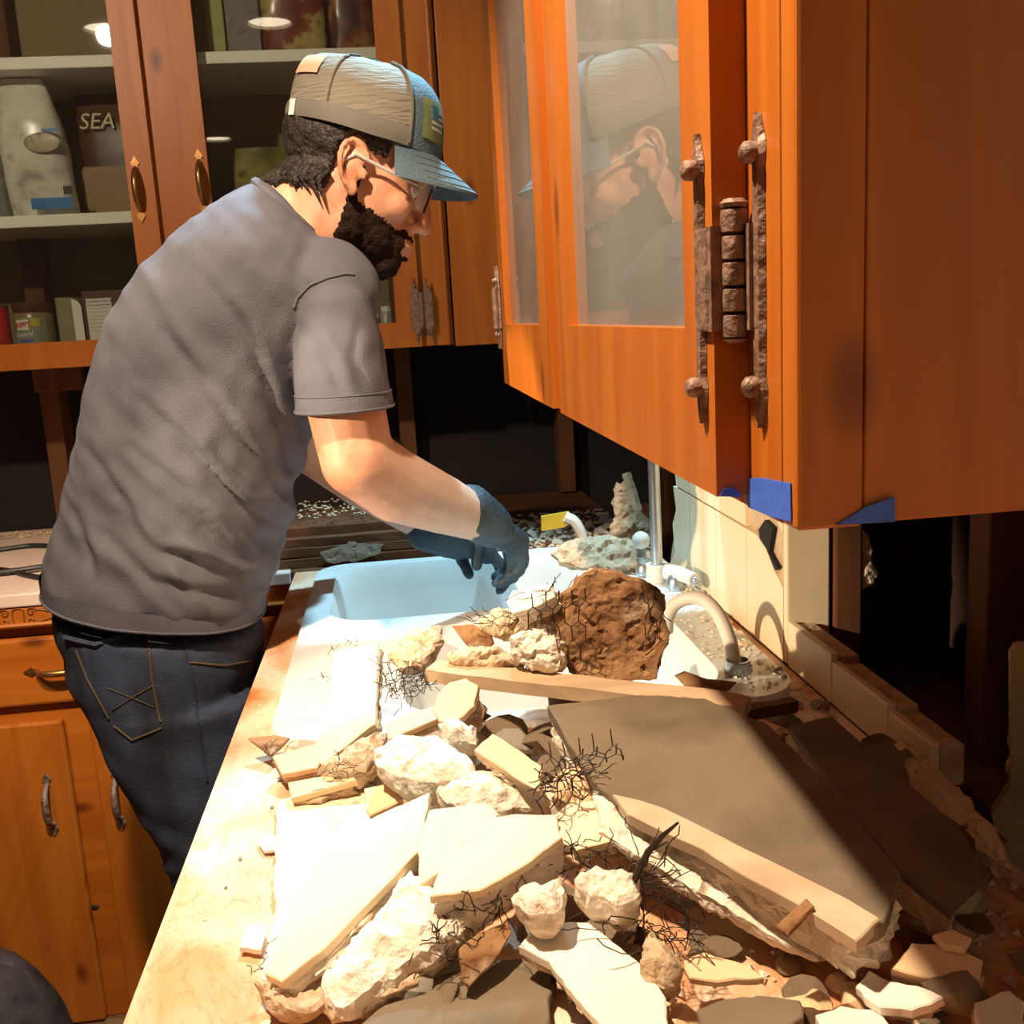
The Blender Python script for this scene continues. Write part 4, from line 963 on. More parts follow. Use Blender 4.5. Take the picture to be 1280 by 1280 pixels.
bn = slab('tile_slab', 'rounded front edge of the largest slab, its lit look painted in paler tan', [(765,992),(800,1000),(830,1010),(880,1034),(960,1074),(1060,1124),(1100,1148),(1070,1176),(1000,1132),(929,1094),(879,1062),(829,1040),(785,1018)], (880,1000,1.0025), (-.10,-.16,1), .016, mat('lit_trim_tile',(.52,.37,.23),.5,var=[(.60,.45,.30),(.44,.30,.18)],scale=14), MORTAR, seed=46, amp=.0008, tile_t=.016)  # bullnose edge; the light it catches is put into its colour
# --- wood
def board(label, a, b, w_, h_, mt=LATH, name='wood_lath', seed=0):
    a, b = V(a), V(b); t = (b-a).normalized(); s = t.cross(V((0,0,1))).normalized(); u = s.cross(t); n = 14; rings = []
    for i in range(n+1):
        q = a + (b-a)*i/n; j = lambda k: .0016*nz(q + u*k, 90, seed+k)
        e = (1 if 0 < i < n else .72)
        rings.append([q + s*(w_/2*e + j(1)) , q - s*(w_/2*e + j(2)), q - s*(w_/2*e + j(3)) + u*(h_ + j(4)), q + s*(w_/2*e + j(5)) + u*(h_ + j(6))])
    return tag(MB().loft(rings).build(name, mt, None, False, (a+b)/2), label, 'wood')
bA, bB = P(540,846,z=1.005), P(935,893,z=1.005)
board('long wooden lath bridging the heap under the big brown chunk', bA, bB, .034, .013, seed=1)
board('dark splintered stick running from the lath to the tile wall', P(850,912,z=.975), P(992,888,z=.955), .016, .012, STUD, 'wood_splinter', 2)
slab('tile_slab', 'thin brown shard lying in front of the hose ring', [(844,843),(855,838),(885,848),(921,852),(908,864),(880,862),(857,856)], (882,852,.985), (.1,-.5,1), .004, MORTARB, MORTARB, seed=43, amp=.001)
slab('tile_slab', 'cream tile tip showing under the lath near the wall', [(822,884),(848,883),(880,888),(878,905),(845,896)], (850,890,.97), (-.1,-.4,1), .010, TILEW, seed=44, amp=.001)
slab('tile_slab', 'brown tile strip lying under the half-moon tile', [(482,905),(510,890),(545,882),(548,898),(515,912),(485,925)], (515,900,.985), (-.1,-.5,1), .016, TILEP, MORTART, seed=45, amp=.001)
# --- the big brown chunk standing on the lath and the cluster left of it
rock('mortar_chunk', 'big brown plaster chunk standing upright on the lath with wire edges', [(692,752),(716,736),(730,722),(745,712),(779,717),(810,729),(832,745),(829,772),(836,800),(824,828),(821,850),(778,852),(712,841),(700,800)], (765,785,0,.985), (-.10,-1,.22), .045, MORTARB, seed=50, amp=.004, rough=.0055, bulge=-.004, step=.004,
     net=[(P(655,838,y=.965), (1,0,0), (0,.1,1), 5, 4, 5), (P(800,805,y=.975), (1,0,0), (0,.2,1), 2, 3, 8)])
rock('mortar_chunk', 'tan broken rim behind the top of the big brown chunk', [(705,742),(720,726),(738,710),(752,712),(760,722),(740,732),(716,745)], (732,728,0,1.02), (-.2,-.8,.5), .02, MORTART, seed=51, amp=.003, rough=.006, bulge=.002)
rock('mortar_chunk', 'white plaster lump caught in wire left of the big brown chunk', [(636,800),(648,790),(672,788),(692,800),(700,825),(690,842),(664,840),(645,822)], (668,815,0,.96), (-.3,-1,.3), .04, MORTAR, seed=52, rough=.007)
slab('tile_slab', 'white tile corner on top of the wire tangle behind the chunk', [(633,752),(640,738),(690,729),(694,745),(668,758),(640,766)], (662,748,1.085), (-.35,-.35,1), .022, TILEW, MORTAR, seed=53, amp=.001)
slab('tile_slab', 'brown papery shard left of the white plaster lump', [(564,782),(590,780),(612,788),(618,805),(600,822),(582,806)], (592,796,0,1.03), (-.2,-1,.25), .005, MORTARB, MORTART, seed=54, amp=.001)
rock('mortar_chunk', 'crumbled mortar row under the brown papery shard', [(560,815),(590,808),(625,812),(655,830),(650,842),(600,836),(565,828)], (605,824,0,1.0), (-.1,-1,.6), .04, MORTART, seed=55, rough=.008)
rock('mortar_chunk', 'greenish tan lump under the white tile corner', [(600,770),(625,760),(640,768),(665,762),(690,760),(695,785),(660,790),(625,795),(605,785)], (648,775,0,1.02), (-.2,-.9,.5), .04, MORTART, seed=56, rough=.009)
# --- under-heap filler and scattered small pieces: single rocks copied one by one
def base_rock(seed, flat):
    bm = bmesh.new(); bmesh.ops.create_icosphere(bm, subdivisions=2, radius=1)
    rr = random.Random(seed)
    cuts = [(V((rr.uniform(-1,1), rr.uniform(-1,1), rr.uniform(-1,1))).normalized(), rr.uniform(.45,.8)) for _ in range(7)]
    for q in bm.verts:
        p = q.co.copy()
        for n_, d in cuts:
            e = p.dot(n_) - d
            if e > 0: p -= n_*e
        q.co = V((p.x, p.y*.8, p.z*flat)) * (1 + .13*nz(p, 3.1, seed))
    mb = MB().bm(bm); bm.free(); return mb
ROCKM = {}
for i in range(6):
    for nm, mt in (('w',MORTAR),('t',MORTART),('p',TILEP),('c',TILE),('b',MORTARB)):
        me = base_rock(20+i, .45 if i % 2 else .75).mesh('mortar_lump'); me.materials.append(mt); ROCKM[(i,nm)] = me
def lump(x, y, z, s, kinds, label, group, name='mortar_lump'):
    k = R.choice(kinds); me = ROCKM[(R.randrange(6), k)]
    o = bpy.data.objects.new(name, me); COL.objects.link(o)
    o.location = (x, y, z + s*.32); o.scale = (s, s, s*.8); o.rotation_euler = (R.uniform(-.5,.5), R.uniform(-.5,.5), R.uniform(0,6.3))
    return tag(o, label, 'rubble', group)
# filler inside the heap (supports the slabs)
for i in range(46):
    x = R.uniform(-.04,.20); y = R.uniform(.60,1.06); lump(x, y, CZ, R.uniform(.020,.036), 'wt', 'mortar lump buried between the slabs of the heap', 'lumps inside the heap')
for i in range(16):
    x = R.uniform(.02,.20); y = R.uniform(.86,1.02); lump(x, y, CZ+.035, R.uniform(.020,.032), 'wtt', 'mortar lump buried between the slabs of the heap', 'lumps inside the heap')
for i in range(54):
    x = R.uniform(.08,.30); y = R.uniform(.44,.74) - .5*max(0, x-.2); lump(x, y, CZ, R.uniform(.008,.019), 'ttbbpw', 'small brown lump between the white shard and the largest slab', 'small lumps in front of the largest slab')
# dark end of the heap under the cabinet
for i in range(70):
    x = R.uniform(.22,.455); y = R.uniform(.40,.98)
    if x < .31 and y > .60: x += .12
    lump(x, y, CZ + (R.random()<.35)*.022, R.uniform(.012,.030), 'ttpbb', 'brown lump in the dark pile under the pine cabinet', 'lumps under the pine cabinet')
# crumbs along the foot of the tile wall
for i in range(46):
    y = R.uniform(1.02,1.78); x = XW - .012 - abs(R.gauss(0,.014)); lump(x, y, .921 if y > 1.08 and x < .445 else CZ, R.uniform(.004,.013), 'wcct', 'cream crumb along the foot of the tiled wall', 'crumbs by the tiled wall')
# loose pieces behind the sink
for i in range(60):
    x = R.uniform(.135,.455); y = R.uniform(1.935,2.22); lump(x, y, .912, R.uniform(.005,.020), 'wttc', 'pale crumb in the debris behind the sink', 'crumbs behind the sink')
# loose bits on the clear part of the worktop
for u, v, s in ((352,975,.006),(398,765,.004),(350,905,.005),(318,1165,.004),(372,1262,.008),(335,1060,.005),(300,1075,.0025),(282,1110,.002),(340,1010,.003),(365,1248,.009),(256,1150,.002)):
    q = P(u, v, z=CZ); lump(q.x, q.y, CZ, s, 'wc', 'white chip lying loose on the clear worktop', 'chips on the clear worktop')
# --- wire tangles standing out of the heap
def tangle(label, pts, n, spread, seed, ln=.05, r=.0008):
    ln *= .60; r *= .55; spread *= 1.2; n = int(n*1.7)
    rr = random.Random(seed); mb = MB(); c = V(pts[0])
    for k in range(n):
        a = V(pts[k % len(pts)]) + V((rr.gauss(0,spread), rr.gauss(0,spread), rr.gauss(0,spread*.5)))
        d = V((rr.gauss(0,1), rr.gauss(0,1), rr.gauss(.2,.7))).normalized(); line = [a]
        for j in range(5):
            d = (d + V((rr.gauss(0,.35), rr.gauss(0,.35), rr.gauss(0,.35)))).normalized(); line.append(line[-1] + d*ln/5)
        for q in line: q.z = max(q.z, CZ+.002)
        mb.tube(line, r, 4)
    return tag(mb.build('wire_tangle', WIRE, None, False, c), label, 'wire')
tangle('black wire ends sticking up beside the big brown chunk', [P(675,765,y=1.0),P(690,740,y=1.0),P(650,770,y=1.0),P(612,775,y=1.02)], 26, .008, 1, .040)
tangle('nest of black wire beside the steep cream tile', [P(500,840,z=1.0),P(520,855,z=1.0),P(535,845,z=1.0),P(490,860,z=.99)], 60, .009, 2, .035, .0008)
tangle('mat of black wire under the edge of the cream slabs', [P(600,1135,z=.965),P(640,1110,z=.965),P(680,1085,z=.965),P(560,1165,z=.955),P(720,1075,z=.965)], 80, .008, 3, .035, .0008)
tangle('black wires poking up in front of the largest slab', [P(810,1120,z=.97),P(800,1150,z=.96),P(840,1170,z=.96),P(785,1090,z=.98)], 40, .010, 4, .055)
tangle('black wire curl on the pitted mortar lump', [P(700,968,z=1.01),P(720,960,z=1.01),P(690,985,z=1.0)], 26, .007, 5, .030, .0009)
tangle('fine wire ends below the steep cream tile', [P(430,960,z=.96),P(345,940,z=.935),P(420,968,z=.95)], 22, .008, 6, .022, .0006)
tangle('fine wire whiskers on the sink edge above the steep cream tile', [P(418,812,z=.975),P(400,845,z=.96),P(440,805,z=.98)], 9, .006, 7, .018, .0006)
tangle('fine wire ends beside the white tile offcut', [P(330,1192,z=.92),P(322,1215,z=.92)], 5, .003, 8, .018, .0006)
tw = [P(775,1145,z=.95), P(790,1105,z=.985), P(810,1065,z=1.005), P(828,1045,z=1.02), P(848,1028,z=1.03)]
tag(MB().tube(tw, [.0022,.0026,.0024,.0018,.0008], 6).tube([tw[2], P(835,1052,z=1.012)], [.0014,.0006], 5).build('twisted_wire', WIRE, None, True, tw[0]), 'bent dark strip of wire rising over the largest slab', 'wire')

# ================================================================ faucet parts and the wall behind the sink
pb = P(822,727,z=.925)
pp = thing('water_pipe', 'grey steel pipe rising in a cream collar beside the tiled wall', 'pipe', pb)
MB().tube([pb+V((0,0,.01)), V((pb.x-.004,pb.y,1.60))], .0095, 16).build('pipe', CHROME, pp, True)
MB().lathe([(.0225,.0),(.0225,.003),(.0185,.004),(.0180,.030),(.0190,.034),(.012,.034),(.011,.03)], 20, Matrix.Translation((pb.x,pb.y,.9212))).build('collar', PLASTICW, pp, True)
v1 = P(806,716,z=.925); va = thing('faucet_valve', 'dusty chrome valve with white knob left of the steel pipe', 'valve', v1)
MB().lathe([(.016,0),(.017,.004),(.015,.018),(.011,.022),(.011,.030),(.015,.034),(.013,.044),(.004,.050)], 18, Matrix.Translation((v1.x,v1.y,.9212))).build('body', CHROME, va, True)
MB().ball(V((v1.x-.006,v1.y-.004,.9212+.062)), .0155, 3).build('knob', PLASTICW, va, True)
v2 = P(845,733,z=.925); vb = thing('faucet_valve', 'dusty white lever valve right of the steel pipe', 'valve', v2)
MB().lathe([(.017,0),(.018,.004),(.015,.016),(.012,.022),(.004,.026)], 18, Matrix.Translation((v2.x,v2.y,.9212))).build('body', CHROME, vb, True)
MB().tube([V((v2.x-.006,v2.y+.02,.945)), V((v2.x+.004,v2.y,.947)), V((v2.x+.018,v2.y-.045,.946))], [.014,.012,.0105], 14).build('lever', PLASTICW, vb, True)
MB().ball(V((v2.x+.0185,v2.y-.047,.946)), .007, 2).build('cap', CHROME, vb, True)
hbs = P(922,838,z=.925); hz = thing('sprayer_hose', 'cream curved sprayer spout rising from a metal ring on the sink', 'faucet', hbs)
MB().lathe([(.0150,0),(.0158,.001),(.0158,.018),(.0130,.018),(.0125,.004)], 20, Matrix.Translation((hbs.x,hbs.y,.9212))).build('ring', CHROME, hz, True)
ha = V((hbs.x-.002,hbs.y,.925)); hpts = [ha, P(912,800,y=hbs.y+.012), P(898,768,y=hbs.y+.03), P(880,750,y=hbs.y+.05), P(860,748,y=hbs.y+.065), P(843,756,y=hbs.y+.075), P(835,772,y=hbs.y+.08), P(833,790,y=hbs.y+.08)]
def smooth_path(p, n=4):
    out = []
    for i in range(len(p)-1):
        a, b, c, d = p[max(i-1,0)], p[i], p[i+1], p[min(i+2,len(p)-1)]
        for k in range(n):
            t = k/n; out.append(.5*((2*b) + (c-a)*t + (2*a-5*b+4*c-d)*t*t + (3*b-a-3*c+d)*t**3))
    return out + [p[-1]]
MB().tube(smooth_path(hpts), .0088, 14).build('hose', PLASTICW, hz, True)
# broken wall stump behind the pipe
rock('mortar_chunk', 'ragged dusty plaster stump rising behind the steel pipe', [(768,612),(780,600),(790,610),(795,640),(812,655),(812,695),(760,700),(765,650)], (785,655,0,1.98), (-.3,-1,.1), .06, MORTART, seed=60, amp=.012, rough=.012)
board('pale broken lath leaning on the plaster stump behind the pipe', P(795,640,y=1.93), P(780,592,y=1.95), .014, .012, LATH, 'wood_splinter', 3)
rock('mortar_chunk', 'low heap of dusty plaster behind the sink corner', [(690,690),(720,672),(760,668),(800,680),(815,700),(760,708),(700,702)], (755,690,.955), (-.1,-.4,1), .022, MORTART, seed=61, rough=.012)
rock('mortar_chunk', 'pale plaster lump stuck to the dark stud beside the tile return', [(1058,668),(1080,662),(1090,690),(1092,730),(1075,742),(1058,720)], (1074,700,0,1.20), (-.3,-1,0), .03, MORTAR, seed=62, rough=.006)
rock('mortar_chunk', 'rib of rubble left along the wall beyond the tile course', [(1132,950),(1160,945),(1200,990),(1245,1040),(1262,1075),(1235,1078),(1180,1030),(1140,985)], (1195,1010,.955), (-.4,-.2,1), .035, MORTART, seed=63, rough=.009)
slab('tile_slab', 'greenish plasterboard remnant at the right end of the opened wall', [(1263,820),(1300,800),(1330,900),(1330,1110),(1262,1098),(1240,1020),(1262,985)], (1280,960,0,.80), (-.5,-1,.1), .02, mat('plasterboard',(.42,.36,.20),.9,var=[(.32,.26,.14)],scale=14), MORTART, seed=64)
# yellow scraper piece and boards behind the sink
ya = thing('yellow_bracket', 'bent strip of yellow plastic in the debris behind the sink', 'debris', P(705,690,z=.915))
Yp = lambda u, v, y=1.97: P(u, v, y=y)
MB().prism([Yp(677,646), Yp(712,640), Yp(716,652), Yp(706,659), Yp(677,664)], (0,-1,0), .012).build('yellow_plate', YELLOW, ya)
MB().tube(smooth_path([Yp(706,646), Yp(718,652), Yp(727,668), Yp(730,684), Yp(726,694)]), [.011]*16 + [.008], 8).build('curved_end', PLASTICW, ya, True)
zt = [ .9125, .932, .949, .966, .983 ]
for i, (x0, x1, y0, y1) in enumerate([(-.40,.12,1.945,2.10),(-.42,.08,1.952,2.12),(-.40,.10,1.960,2.15),(-.41,.09,1.985,2.20)]):
    board(['lowest','second','third','topmost'][i] + ' dusty old board stacked behind the white sink', (x0,(y0+y1)/2,zt[i]), (x1,(y0+y1)/2+.01,zt[i]), y1-y0, .0165, OLDPLANK, 'old_board', 10+i)
rock('mortar_chunk', 'flat grey-green plaster patch lying on the stacked boards', [(400,690),(440,678),(480,680),(475,692),(440,702),(410,704)], (440,690,0,1.942), (0,-1,.3), .004, TILEG, seed=66, rough=.003, bulge=.002)
# crumbs (too small and too many to count) on the ledges
def crumbs(name, label, n, fn, m, seed):
    rr = random.Random(seed); mb = MB()
    for k in range(n):
        p, s = fn(rr)
        a = rr.uniform(0,6.3); t = [V((math.cos(a+i*2.1)*s, math.sin(a+i*2.1)*s, rr.uniform(0,.3)*s)) + V(p) for i in range(3)]
        mb.add(t + [V(p)+V((0,0,s*rr.uniform(.5,1.0)))], [(0,1,2),(0,1,3),(1,2,3),(2,0,3)])
    o = tag(mb.build(name, m), label, 'debris'); o['kind'] = 'stuff'; return o
crumbs('plaster_crumbs', 'fine plaster crumbs strewn along the back of the pinkish worktop', 420, lambda r: ((r.uniform(-1.3,-.3), 2.56 - abs(r.gauss(0,.03)), .9125), r.uniform(.003,.010)), MORTART, 1)
crumbs('plaster_crumbs', 'fine plaster crumbs on top of the stacked old boards', 420, lambda r: ((r.uniform(-.40,.08), r.uniform(1.99,2.19), 1.0008), r.uniform(.002,.0055)), MORTART, 2)
crumbs('plaster_crumbs', 'fine crumbs spread through the heap of broken tile', 900, lambda r: ((r.uniform(-.12,.245), r.uniform(.50,1.10), .9112), r.uniform(.0015,.006)), MORTAR, 3)
crumbs('plaster_crumbs', 'fine crumbs on the sink deck around the taps', 420, lambda r: ((r.uniform(.375,.442), r.uniform(1.10,1.88), .9215), r.uniform(.0015,.005)), MORTAR, 4)
crumbs('plaster_crumbs', 'fine crumbs in the dark under the pine cabinet', 500, lambda r: ((r.uniform(.25,.46), r.uniform(.35,1.05), .9115), r.uniform(.002,.007)), MORTART, 5)
crumbs('plaster_crumbs', 'fine crumbs in the debris behind the sink', 600, lambda r: ((r.uniform(.13,.455), r.uniform(1.935,2.3), .9120), r.uniform(.002,.009)), MORTART, 6)
# cable on the back counter
z_ = .9165
cb = lambda pts: smooth_path([V(p) for p in pts], 6)
cz_ = lambda u, v, dz=0: P(u, v, z=.9178+dz)
tag(MB().tube(cb([cz_(-60,693), cz_(0,687), cz_(40,682), cz_(75,684), cz_(110,692), cz_(110,702), cz_(70,706,.004), cz_(20,713,.004), cz_(-50,722)]), .0055, 8).tube(cb([cz_(-40,708), cz_(10,713), cz_(35,719), cz_(60,722), cz_(100,716), cz_(130,706)]), .0055, 8).build('power_cable', BLACKP, None, True, cz_(40,700)), 'black cable looped on the pinkish worktop beside the man', 'cable')
# dark bag on the floor
bg = MB(); bcx, bcy = P(-35,1235,y=1.50).x, 1.50
topz = P(0,1185,y=1.5).z
rg = []
for k in range(13):
    t = k/12; rad = .17*(math.sin(math.pi*min(1,(t*.86+.14)))**.45); rg.append([V((bcx-.03+rad*math.cos(a)*(1+.10*nz((math.cos(a),math.sin(a),t),2.5,1)), bcy+rad*math.sin(a)*(1+.10*nz((math.cos(a),math.sin(a),t),2.5,1)), .002+(topz+.0)*t + (.012*nz((math.cos(a)*2,math.sin(a)*2,t*4),2,3) if 0 < k else 0))) for a in [2*math.pi*j/48 for j in range(48)]])
tag(bg.loft(rg).build('cloth_bag', mat('dark_cloth',(.022,.020,.024),.7,var=[(.07,.065,.08),(.012,.012,.016)],scale=16,bump=.8,bscale=24), None, True, (bcx-.03,bcy,0)), 'dark crumpled cloth bag on the floor before the pine doors', 'bag')
# ================================================================ groceries behind the glass
ZS = zb + .0202
def g(u, y, z, v=400): 
    q = P(u, v, y=y); return q.x
# peanut butter jar
jx = P(42,400,y=2.36).x; jr = .040
jar = thing('food_jar', 'peanut butter jar with red and white label on the cabinet floor', 'jar', (jx,2.36,ZS))
MB().lathe([(.001,ZS),(jr-.004,ZS),(jr,ZS+.005),(jr,ZS+.094),(jr-.004,ZS+.100),(.001,ZS+.100)], 28, Matrix.Translation((jx,2.36,0))).build('jar_body', mat('peanut_butter',(.22,.14,.06),.3,var=[(.30,.20,.09)],scale=20), jar, True)
MB().lathe([(.001,ZS+.1002),(jr-.001,ZS+.1002),(jr,ZS+.102),(jr,ZS+.118),(jr-.003,ZS+.120),(.001,ZS+.120)], 28, Matrix.Translation((jx,2.36,0))).build('lid', mat('dark_red_lid',(.10,.03,.02),.4), jar, True)
def curved(parent, name, cx, cy, r, a0, a1, z0, z1, m, n=8):
    return MB().loft([[V((cx+r*math.sin(a0+(a1-a0)*i/n), cy-r*math.cos(a0+(a1-a0)*i/n), z)) for i in range(n+1)] for z in (z0, z1)], False, False).build(name, m, parent, True)
lab = curved(jar, 'label', jx, 2.36, jr+.0004, D(-75), D(55), ZS+.034, ZS+.088, mat('jar_label',(.30,.26,.18),.5,var=[(.22,.26,.16),(.36,.24,.12)],scale=25))
curved(jar, 'logo_plate', jx, 2.36, jr+.0008, D(-40), D(2), ZS+.062, ZS+.084, mat('label_white',(.75,.70,.62),.5))
curved(jar, 'yellow_spot', jx, 2.36, jr+.0008, D(6), D(34), ZS+.070, ZS+.086, mat('label_yellow',(.55,.45,.03),.5))
curved(jar, 'blue_strip', jx, 2.36, jr+.0008, D(-35), D(10), ZS+.036, ZS+.043, mat('label_blue',(.10,.12,.35),.5))
def wrap_text(parent, txt, size, cx, cy, r, a_mid, zmid, m, shear=.15, tilt=.12, bold=.0):
    t = text_mb(txt, size, .0002, shear, bold)
    t.v = [V((cx+(r+p.z)*math.sin(a_mid+(p.x)/r), cy-(r+p.z)*math.cos(a_mid+(p.x)/r), zmid+p.y+p.x*tilt)) for p in t.v]
    return t.build('lettering', m, parent)
wrap_text(jar, 'SKIPPY', .0135, jx, 2.36, jr+.0012, D(-20), ZS+.073, RED, .1, .10, .0004)
wrap_text(jar, 'Natural', .0135, jx, 2.36, jr+.0012, D(-18), ZS+.053, mat('ink_white',(.72,.72,.68),.5), .2, .10, .0002)
# red tin, white box, dark box with nutrition panel
rx_ = P(-8,400,y=2.35).x
rt = thing('red_tin', 'plain red tin at the end of the cabinet floor beside the jar', 'tin', (rx_,2.35,ZS))
MB().lathe([(.001,ZS),(.032,ZS),(.032,ZS+.113),(.001,ZS+.113)], 28, Matrix.Translation((rx_,2.35,0))).build('tin_body', RED, rt, 40)
MB().lathe([(.026,ZS+.1132),(.033,ZS+.1132),(.033,ZS+.117),(.026,ZS+.117)], 28, Matrix.Translation((rx_,2.35,0))).build('rim', IRON, rt, 40)
bx0, bx1 = P(72,400,y=2.37).x, P(104,400,y=2.37).x
wbx = thing('food_box', 'rounded pale carton between the jar and the nutrition box', 'box', ((bx0+bx1)/2,2.37,ZS))
MB().prism([V((bx0,2.37,ZS)),V((bx1,2.37,ZS)),V((bx1,2.37,ZS+.108)),V((bx1-.006,2.37,ZS+.120)),V((bx1-.022,2.37,ZS+.128)),V((bx0,2.37,ZS+.128))],(0,-1,0),.08).build('carton', mat('carton_green_grey',(.30,.27,.16),.6,var=[(.22,.20,.10)],scale=20), wbx)
MB().prism([V((bx1-.020,2.3695,ZS+.001)),V((bx1-.0005,2.3695,ZS+.001)),V((bx1-.0005,2.3695,ZS+.107)),V((bx1-.006,2.3695,ZS+.118)),V((bx1-.020,2.3695,ZS+.125))],(0,-1,0),.0004).build('white_panel', SHELFP, wbx)
nx0, nx1 = P(105,400,y=2.36).x, P(170,400,y=2.36).x
nb_ = thing('food_box', 'dark red carton with a white nutrition panel behind the man', 'box', ((nx0+nx1)/2,2.36,ZS))
MB().bbox((nx0+.001,2.36,ZS),(nx1,2.42,ZS+.138),.001).build('carton', mat('carton_dark_red',(.09,.025,.015),.5), nb_)
px0, px1 = P(110,400,y=2.36).x, P(142,400,y=2.36).x
MB().box((px0,2.3594,ZS+.002),(px1,2.3598,ZS+.122)).build('nutrition_panel', mat('panel_white',(.78,.75,.68),.6), nb_)
t = text_mb('Nutrition Facts', .0090, .0001); xf(t, Matrix.Translation(((px0+px1)/2,2.3590,ZS+.116)) @ Matrix.Rotation(math.pi/2,4,'X')); t.build('lettering', INK, nb_)
ln_ = MB(); ln_.box((px0+.002,2.3590,ZS+.107),(px1-.002,2.3593,ZS+.1085)).build('panel_rule', INK, nb_)
for k in range(7): MB().box((px0+.003,2.3591,ZS+.100-k*.008),(px1-.006-.008*(k%3),2.3593,ZS+.1012-k*.008)).build('panel_rule', mat('ink_grey',(.4,.38,.34),.6) if k == 0 else bpy.data.materials['ink_grey'], nb_)
# bags on the middle shelf
def pouch(name, label, x0, x1, y, z0, z1, th, m, top=.7, cat='bag', tilt=0):
    root = thing(name, label, cat, ((x0+x1)/2, y, z0)); rings = []; n = 20
    for k in range(15):
        t = k/14; w_ = 1 - (1-top)*max(0,(t-.45)/.55)**2; d = th*(.35+.65*math.sin(math.pi*(.12+.80*t)))*(1-.75*max(0,(t-.75)/.25))
        cx = (x0+x1)/2 + tilt*t; rg_ = []
        for j in range(n):
            a = 2*math.pi*j/n; ca, sa = math.cos(a), math.sin(a)
            q = V((cx + (x1-x0)/2*w_*math.copysign(abs(ca)**.6,ca), y + d/2*math.copysign(abs(sa)**.8,sa), z0 + (z1-z0)*t))
            rg_.append(q + V((0,1,0))*(.004*nz(q, 40, 1)) + V((1,0,0))*(.003*nz(q,50,3)))
        rings.append(rg_)
    o = MB().loft(rings).build('pouch', m, root, True); return root, o
def bag_mat(name, stops):
    m = bpy.data.materials.new(name); m.use_nodes = True; nt = m.node_tree; b = nt.nodes['Principled BSDF']; b.inputs['Roughness'].default_value = .25
    tc = nt.nodes.new('ShaderNodeTexCoord'); n = nt.nodes.new('ShaderNodeTexNoise'); n.inputs['Scale'].default_value = 16; n.inputs['Detail'].default_value = 5
    nt.links.new(tc.outputs['Object'], n.inputs['Vector']); cr = nt.nodes.new('ShaderNodeValToRGB')
    while len(cr.color_ramp.elements) < len(stops): cr.color_ramp.elements.new(.5)
    for i, (p, c) in enumerate(stops): cr.color_ramp.elements[i].position = p; cr.color_ramp.elements[i].color = (*c, 1)
    nt.links.new(n.outputs['Fac'], cr.inputs[0]); nt.links.new(cr.outputs[0], b.inputs['Base Color']); return m
BAGW = bag_mat('printed_white_film', [(.3,(.30,.28,.26)),(.42,(.60,.57,.50)),(.55,(.74,.71,.62)),(.68,(.48,.47,.45))])
GY = 2.36; zs_ = zs1 + .0005
bw0, bw1 = P(8,200,y=GY).x, P(92,200,y=GY).x
bt0 = P(50,98,y=GY).z
bagr, bago = pouch('flour_bag', 'white and blue plastic food bag standing on the shelf', bw0, bw1, GY, zs_, bt0, .09, BAGW, .62, tilt=-.016)
def patch(parent, name, u0, v0, u1, v1, y, m): 
    a = P(u0, v1, y=y); b = P(u1, v0, y=y); return MB().box((a.x,y,a.z),(b.x,y+.0008,b.z)).build(name, m, parent)
BL = mat('bag_blue', (.02,.16,.42), .3)
yb_ = GY-.052
patch(bagr, 'blue_band', 40,246,90,262, yb_, BL); patch(bagr, 'blue_mark', 52,160,70,165, yb_, BL)
MB().ball(P(52,178,y=yb_), (.036,.002,.020), 3).build('picture', mat('bread_print',(.30,.17,.08),.4,var=[(.46,.38,.28),(.18,.09,.04)],scale=40), bagr, True)
patch(bagr, 'dark_mark', 80,232,90,243, yb_, INK)
bag2, _ = pouch('snack_bag', 'crumpled grey printed bag at the end of the shelf', P(-80,200,y=2.37).x, P(2,200,y=2.37).x, 2.40, zs_, P(0,112,y=2.38).z, .07, bag_mat('grey_print', [(.3,(.08,.07,.10)),(.45,(.30,.28,.22)),(.6,(.18,.2,.16)),(.7,(.42,.4,.34))]), .8)
sx0, sx1 = P(97,200,y=2.42).x, P(205,200,y=2.40).x
sr, so_ = pouch('salt_bag', 'brown sea salt bag with pale capital letters on the shelf', sx0, sx1, 2.45, zs_, P(130,118,y=2.45).z, .07, mat('brown_film',(.075,.026,.010),.4,var=[(.10,.036,.012)],scale=9), .96)
ys = 2.45-.042
MB().box((sx0+.004,ys,zs_+.004),(sx1-.004,ys+.001,P(130,208,y=ys).z)).build('tan_panel', mat('tan_panel',(.22,.10,.022),.45), sr)
PALE = mat('pale_gold_ink', (.60,.52,.32), .5)
a0_ = P(99,153,y=ys-.0005); 
t = text_mb('SEA SALT', .046, .0002, .25); w0 = min(p.x for p in t.v)
xf(t, Matrix.Translation((a0_.x - w0, ys-.0006, a0_.z)) @ Matrix.Rotation(math.pi/2,4,'X')); t.build('lettering', PALE, sr)
